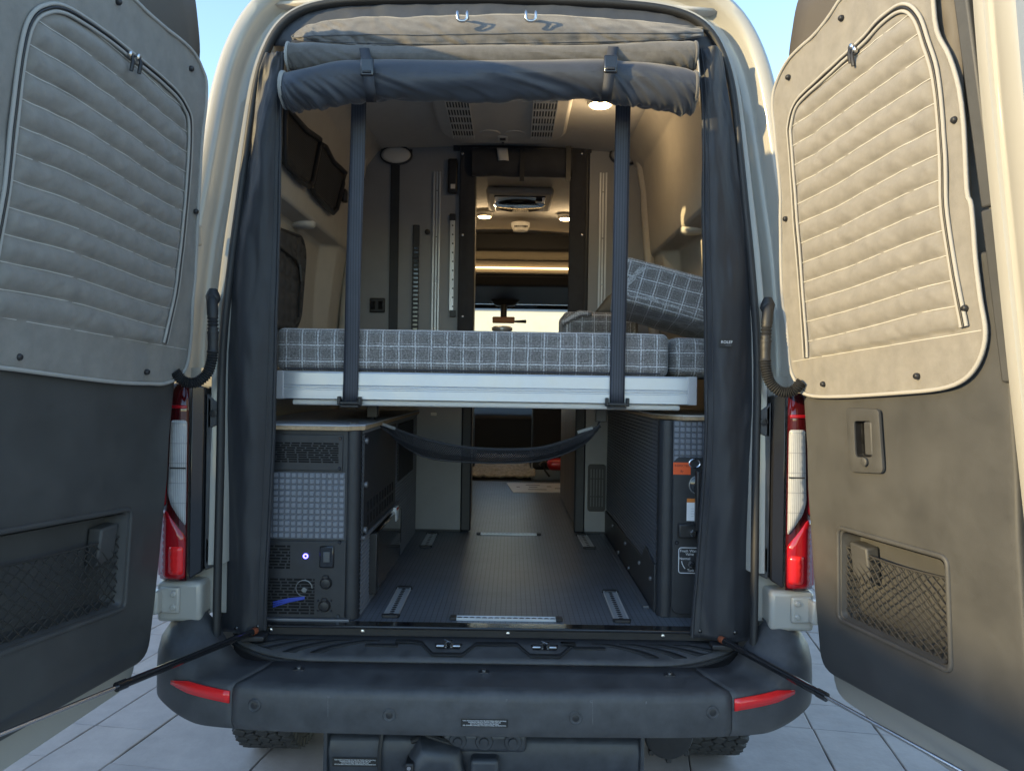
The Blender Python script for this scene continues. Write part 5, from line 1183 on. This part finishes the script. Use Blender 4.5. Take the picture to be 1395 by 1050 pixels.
r2 = roll([Vector(p) for p in ((392, 78, 17), (420, 79, 19), (500, 79, 16), (660, 78, 15), (830, 78, 17), (920, 77, 20), (948, 76, 17))], 0, .045, 3, 'upper_roll', TENTW, flat=.9, nu=300, nvv=40, wrk=2.6)
r1 = roll([Vector(p) for p in ((385, 121, 22), (402, 125, 27), (450, 117, 28), (520, 111, 27), (660, 111, 27), (800, 110, 27), (860, 115, 28), (920, 124, 29), (947, 126, 26))], 0, .03, 7, 'main_roll', TENT, nu=420, nvv=64, wrk=2.6)
for fn, us in ((r1, (.008, .018, .03, .042, .975, .983, .991)), (r2, (.01, .022, .975, .988))):
    for u in us: MB().tube([fn(u, v / 24) + (fn(u, v / 24) - fn(u, (v + 12) % 24 / 24)).normalized() * .001 for v in range(24)], .0042, 6, closed=True).build('zipper_coil', BIND if u < .5 else TENTW, scr, smooth=70)
for px, y0, y1 in ((500, 66, 127), (830, 62, 126)):
    st_pts = [at(px - 4, y0, .02), at(px - 1, y0 + 14, -.012), at(px + 1, y0 + 30, -.045), at(px + 3, (y0 + y1) / 2 + 18, -.047), at(px + 5, y1 + 2, -.03), at(px + 6, y1 + 12, .02)] if px < 600 else [at(px + 6, y0, .02), at(px + 3, y0 + 14, -.012), at(px + 1, y0 + 30, -.045), at(px - 1, (y0 + y1) / 2 + 18, -.047), at(px - 3, y1 + 2, -.03), at(px - 4, y1 + 12, .02)]
    sp2 = spline(st_pts, 6); so_ = MB().add([p + Vector((dx, 0, 0)) for p in sp2 for dx in (-.0155, .0155)], [(2 * i, 2 * i + 1, 2 * i + 3, 2 * i + 2) for i in range(len(sp2) - 1)]).build('roll_strap', WEB, scr, solid=.003, smooth=60)
    c = sp2[11] + Vector((0, -.006, 0))
    MB().box((c.x - .02, c.y - .008, c.z - .028), (c.x + .02, c.y + .004, c.z + .026)).build('strap_buckle', BLKG, so_, bevel=.005, seg=3)
    MB().box((c.x - .013, c.y - .012, c.z - .02), (c.x + .013, c.y - .007, c.z - .012)).build('buckle_bar', BLK, so_, bevel=.002)
for px in (630, 723):
    c = at(px, 25, .02); lp = [c + Vector((-.015, .03, .012)), c + Vector((-.015, -.012, .014)), c + Vector((-.012, -.016, -.014)), c + Vector((.012, -.016, -.014)), c + Vector((.015, -.012, .014)), c + Vector((.015, .03, .012))]
    MB().tube(spline(lp, 4), .0045, 8).build('footman_loop', STEEL, scr, smooth=70)
q = at(389, 66, .035); MB().add([q + Vector((-.006, 0, -.014)), q + Vector((.004, 0, -.012)), q + Vector((.008, 0, .014)), q + Vector((-.002, 0, .012))], [(0, 1, 2, 3)]).build('white_tag', INK, scr, smooth=0)
MB().tube([at(945, 60, .03), at(950, 72, .02), at(952, 95, .015), at(953, 105, .015)], .003, 5).build('zip_pull', BIND, scr)

# ------------------------------------------------------------------ neighbourhood: what shades the driveway and closes the view
def house(x0, y0, x1, y1, eave, ridge, wallc, label):
    h_ = thing('stucco_house', label, 'house', ((x0 + x1) / 2, (y0 + y1) / 2, 0), 'houses along the street')
    wm = mat('stucco_%d' % int(abs(x0 * 7 + y0)), wallc, .9, noise_amt=.08, noise_scale=2, bump=.4, bump_scale=90)
    MB().box((x0, y0, 0), (x1, y1, eave)).build('wall', wm, h_, smooth=0)
    o = .4; cx_, cy_ = (x0 + x1) / 2, (y0 + y1) / 2; L_ = abs(y1 - y0) / 2 - abs(x1 - x0) / 2
    if L_ > 0: rd = [(cx_, cy_ - L_, ridge), (cx_, cy_ + L_, ridge)]
    else: rd = [(cx_ + L_, cy_, ridge), (cx_ - L_, cy_, ridge)]
    b_ = [(x0 - o, y0 - o, eave), (x1 + o, y0 - o, eave), (x1 + o, y1 + o, eave), (x0 - o, y1 + o, eave)]
    fs = [(0, 1, 4), (1, 2, 5, 4), (2, 3, 5), (3, 0, 4, 5), (3, 2, 1, 0)] if L_ > 0 else [(0, 1, 5, 4), (1, 2, 5), (2, 3, 4, 5), (3, 0, 4), (3, 2, 1, 0)]
    MB().add(b_ + rd, fs).build('roof', mat('clay_tile', (.28, .13, .08), .8, noise_amt=.25, noise_scale=4), h_, smooth=0)
    for k in range(3):
        yy = y0 + (y1 - y0) * (k + .5) / 3
        w_ = MB().box((x1 + .002, yy - .6, .9), (x1 + .05, yy + .6, 2.1)).build('window', WHITE, h_); MB().box((x1 + .05, yy - .52, .98), (x1 + .06, yy + .52, 2.02)).build('pane', BLKG, w_)
    return h_
house(-22, -22, -14, 7, 3.2, 5.66, (.5, .42, .32), 'tan stucco house with tiled roof standing across the driveway on the sun side')
house(-9, 20, 11, 34, 6.2, 8.2, (.72, .66, .54), 'pale stucco house straight ahead beyond the windscreen')
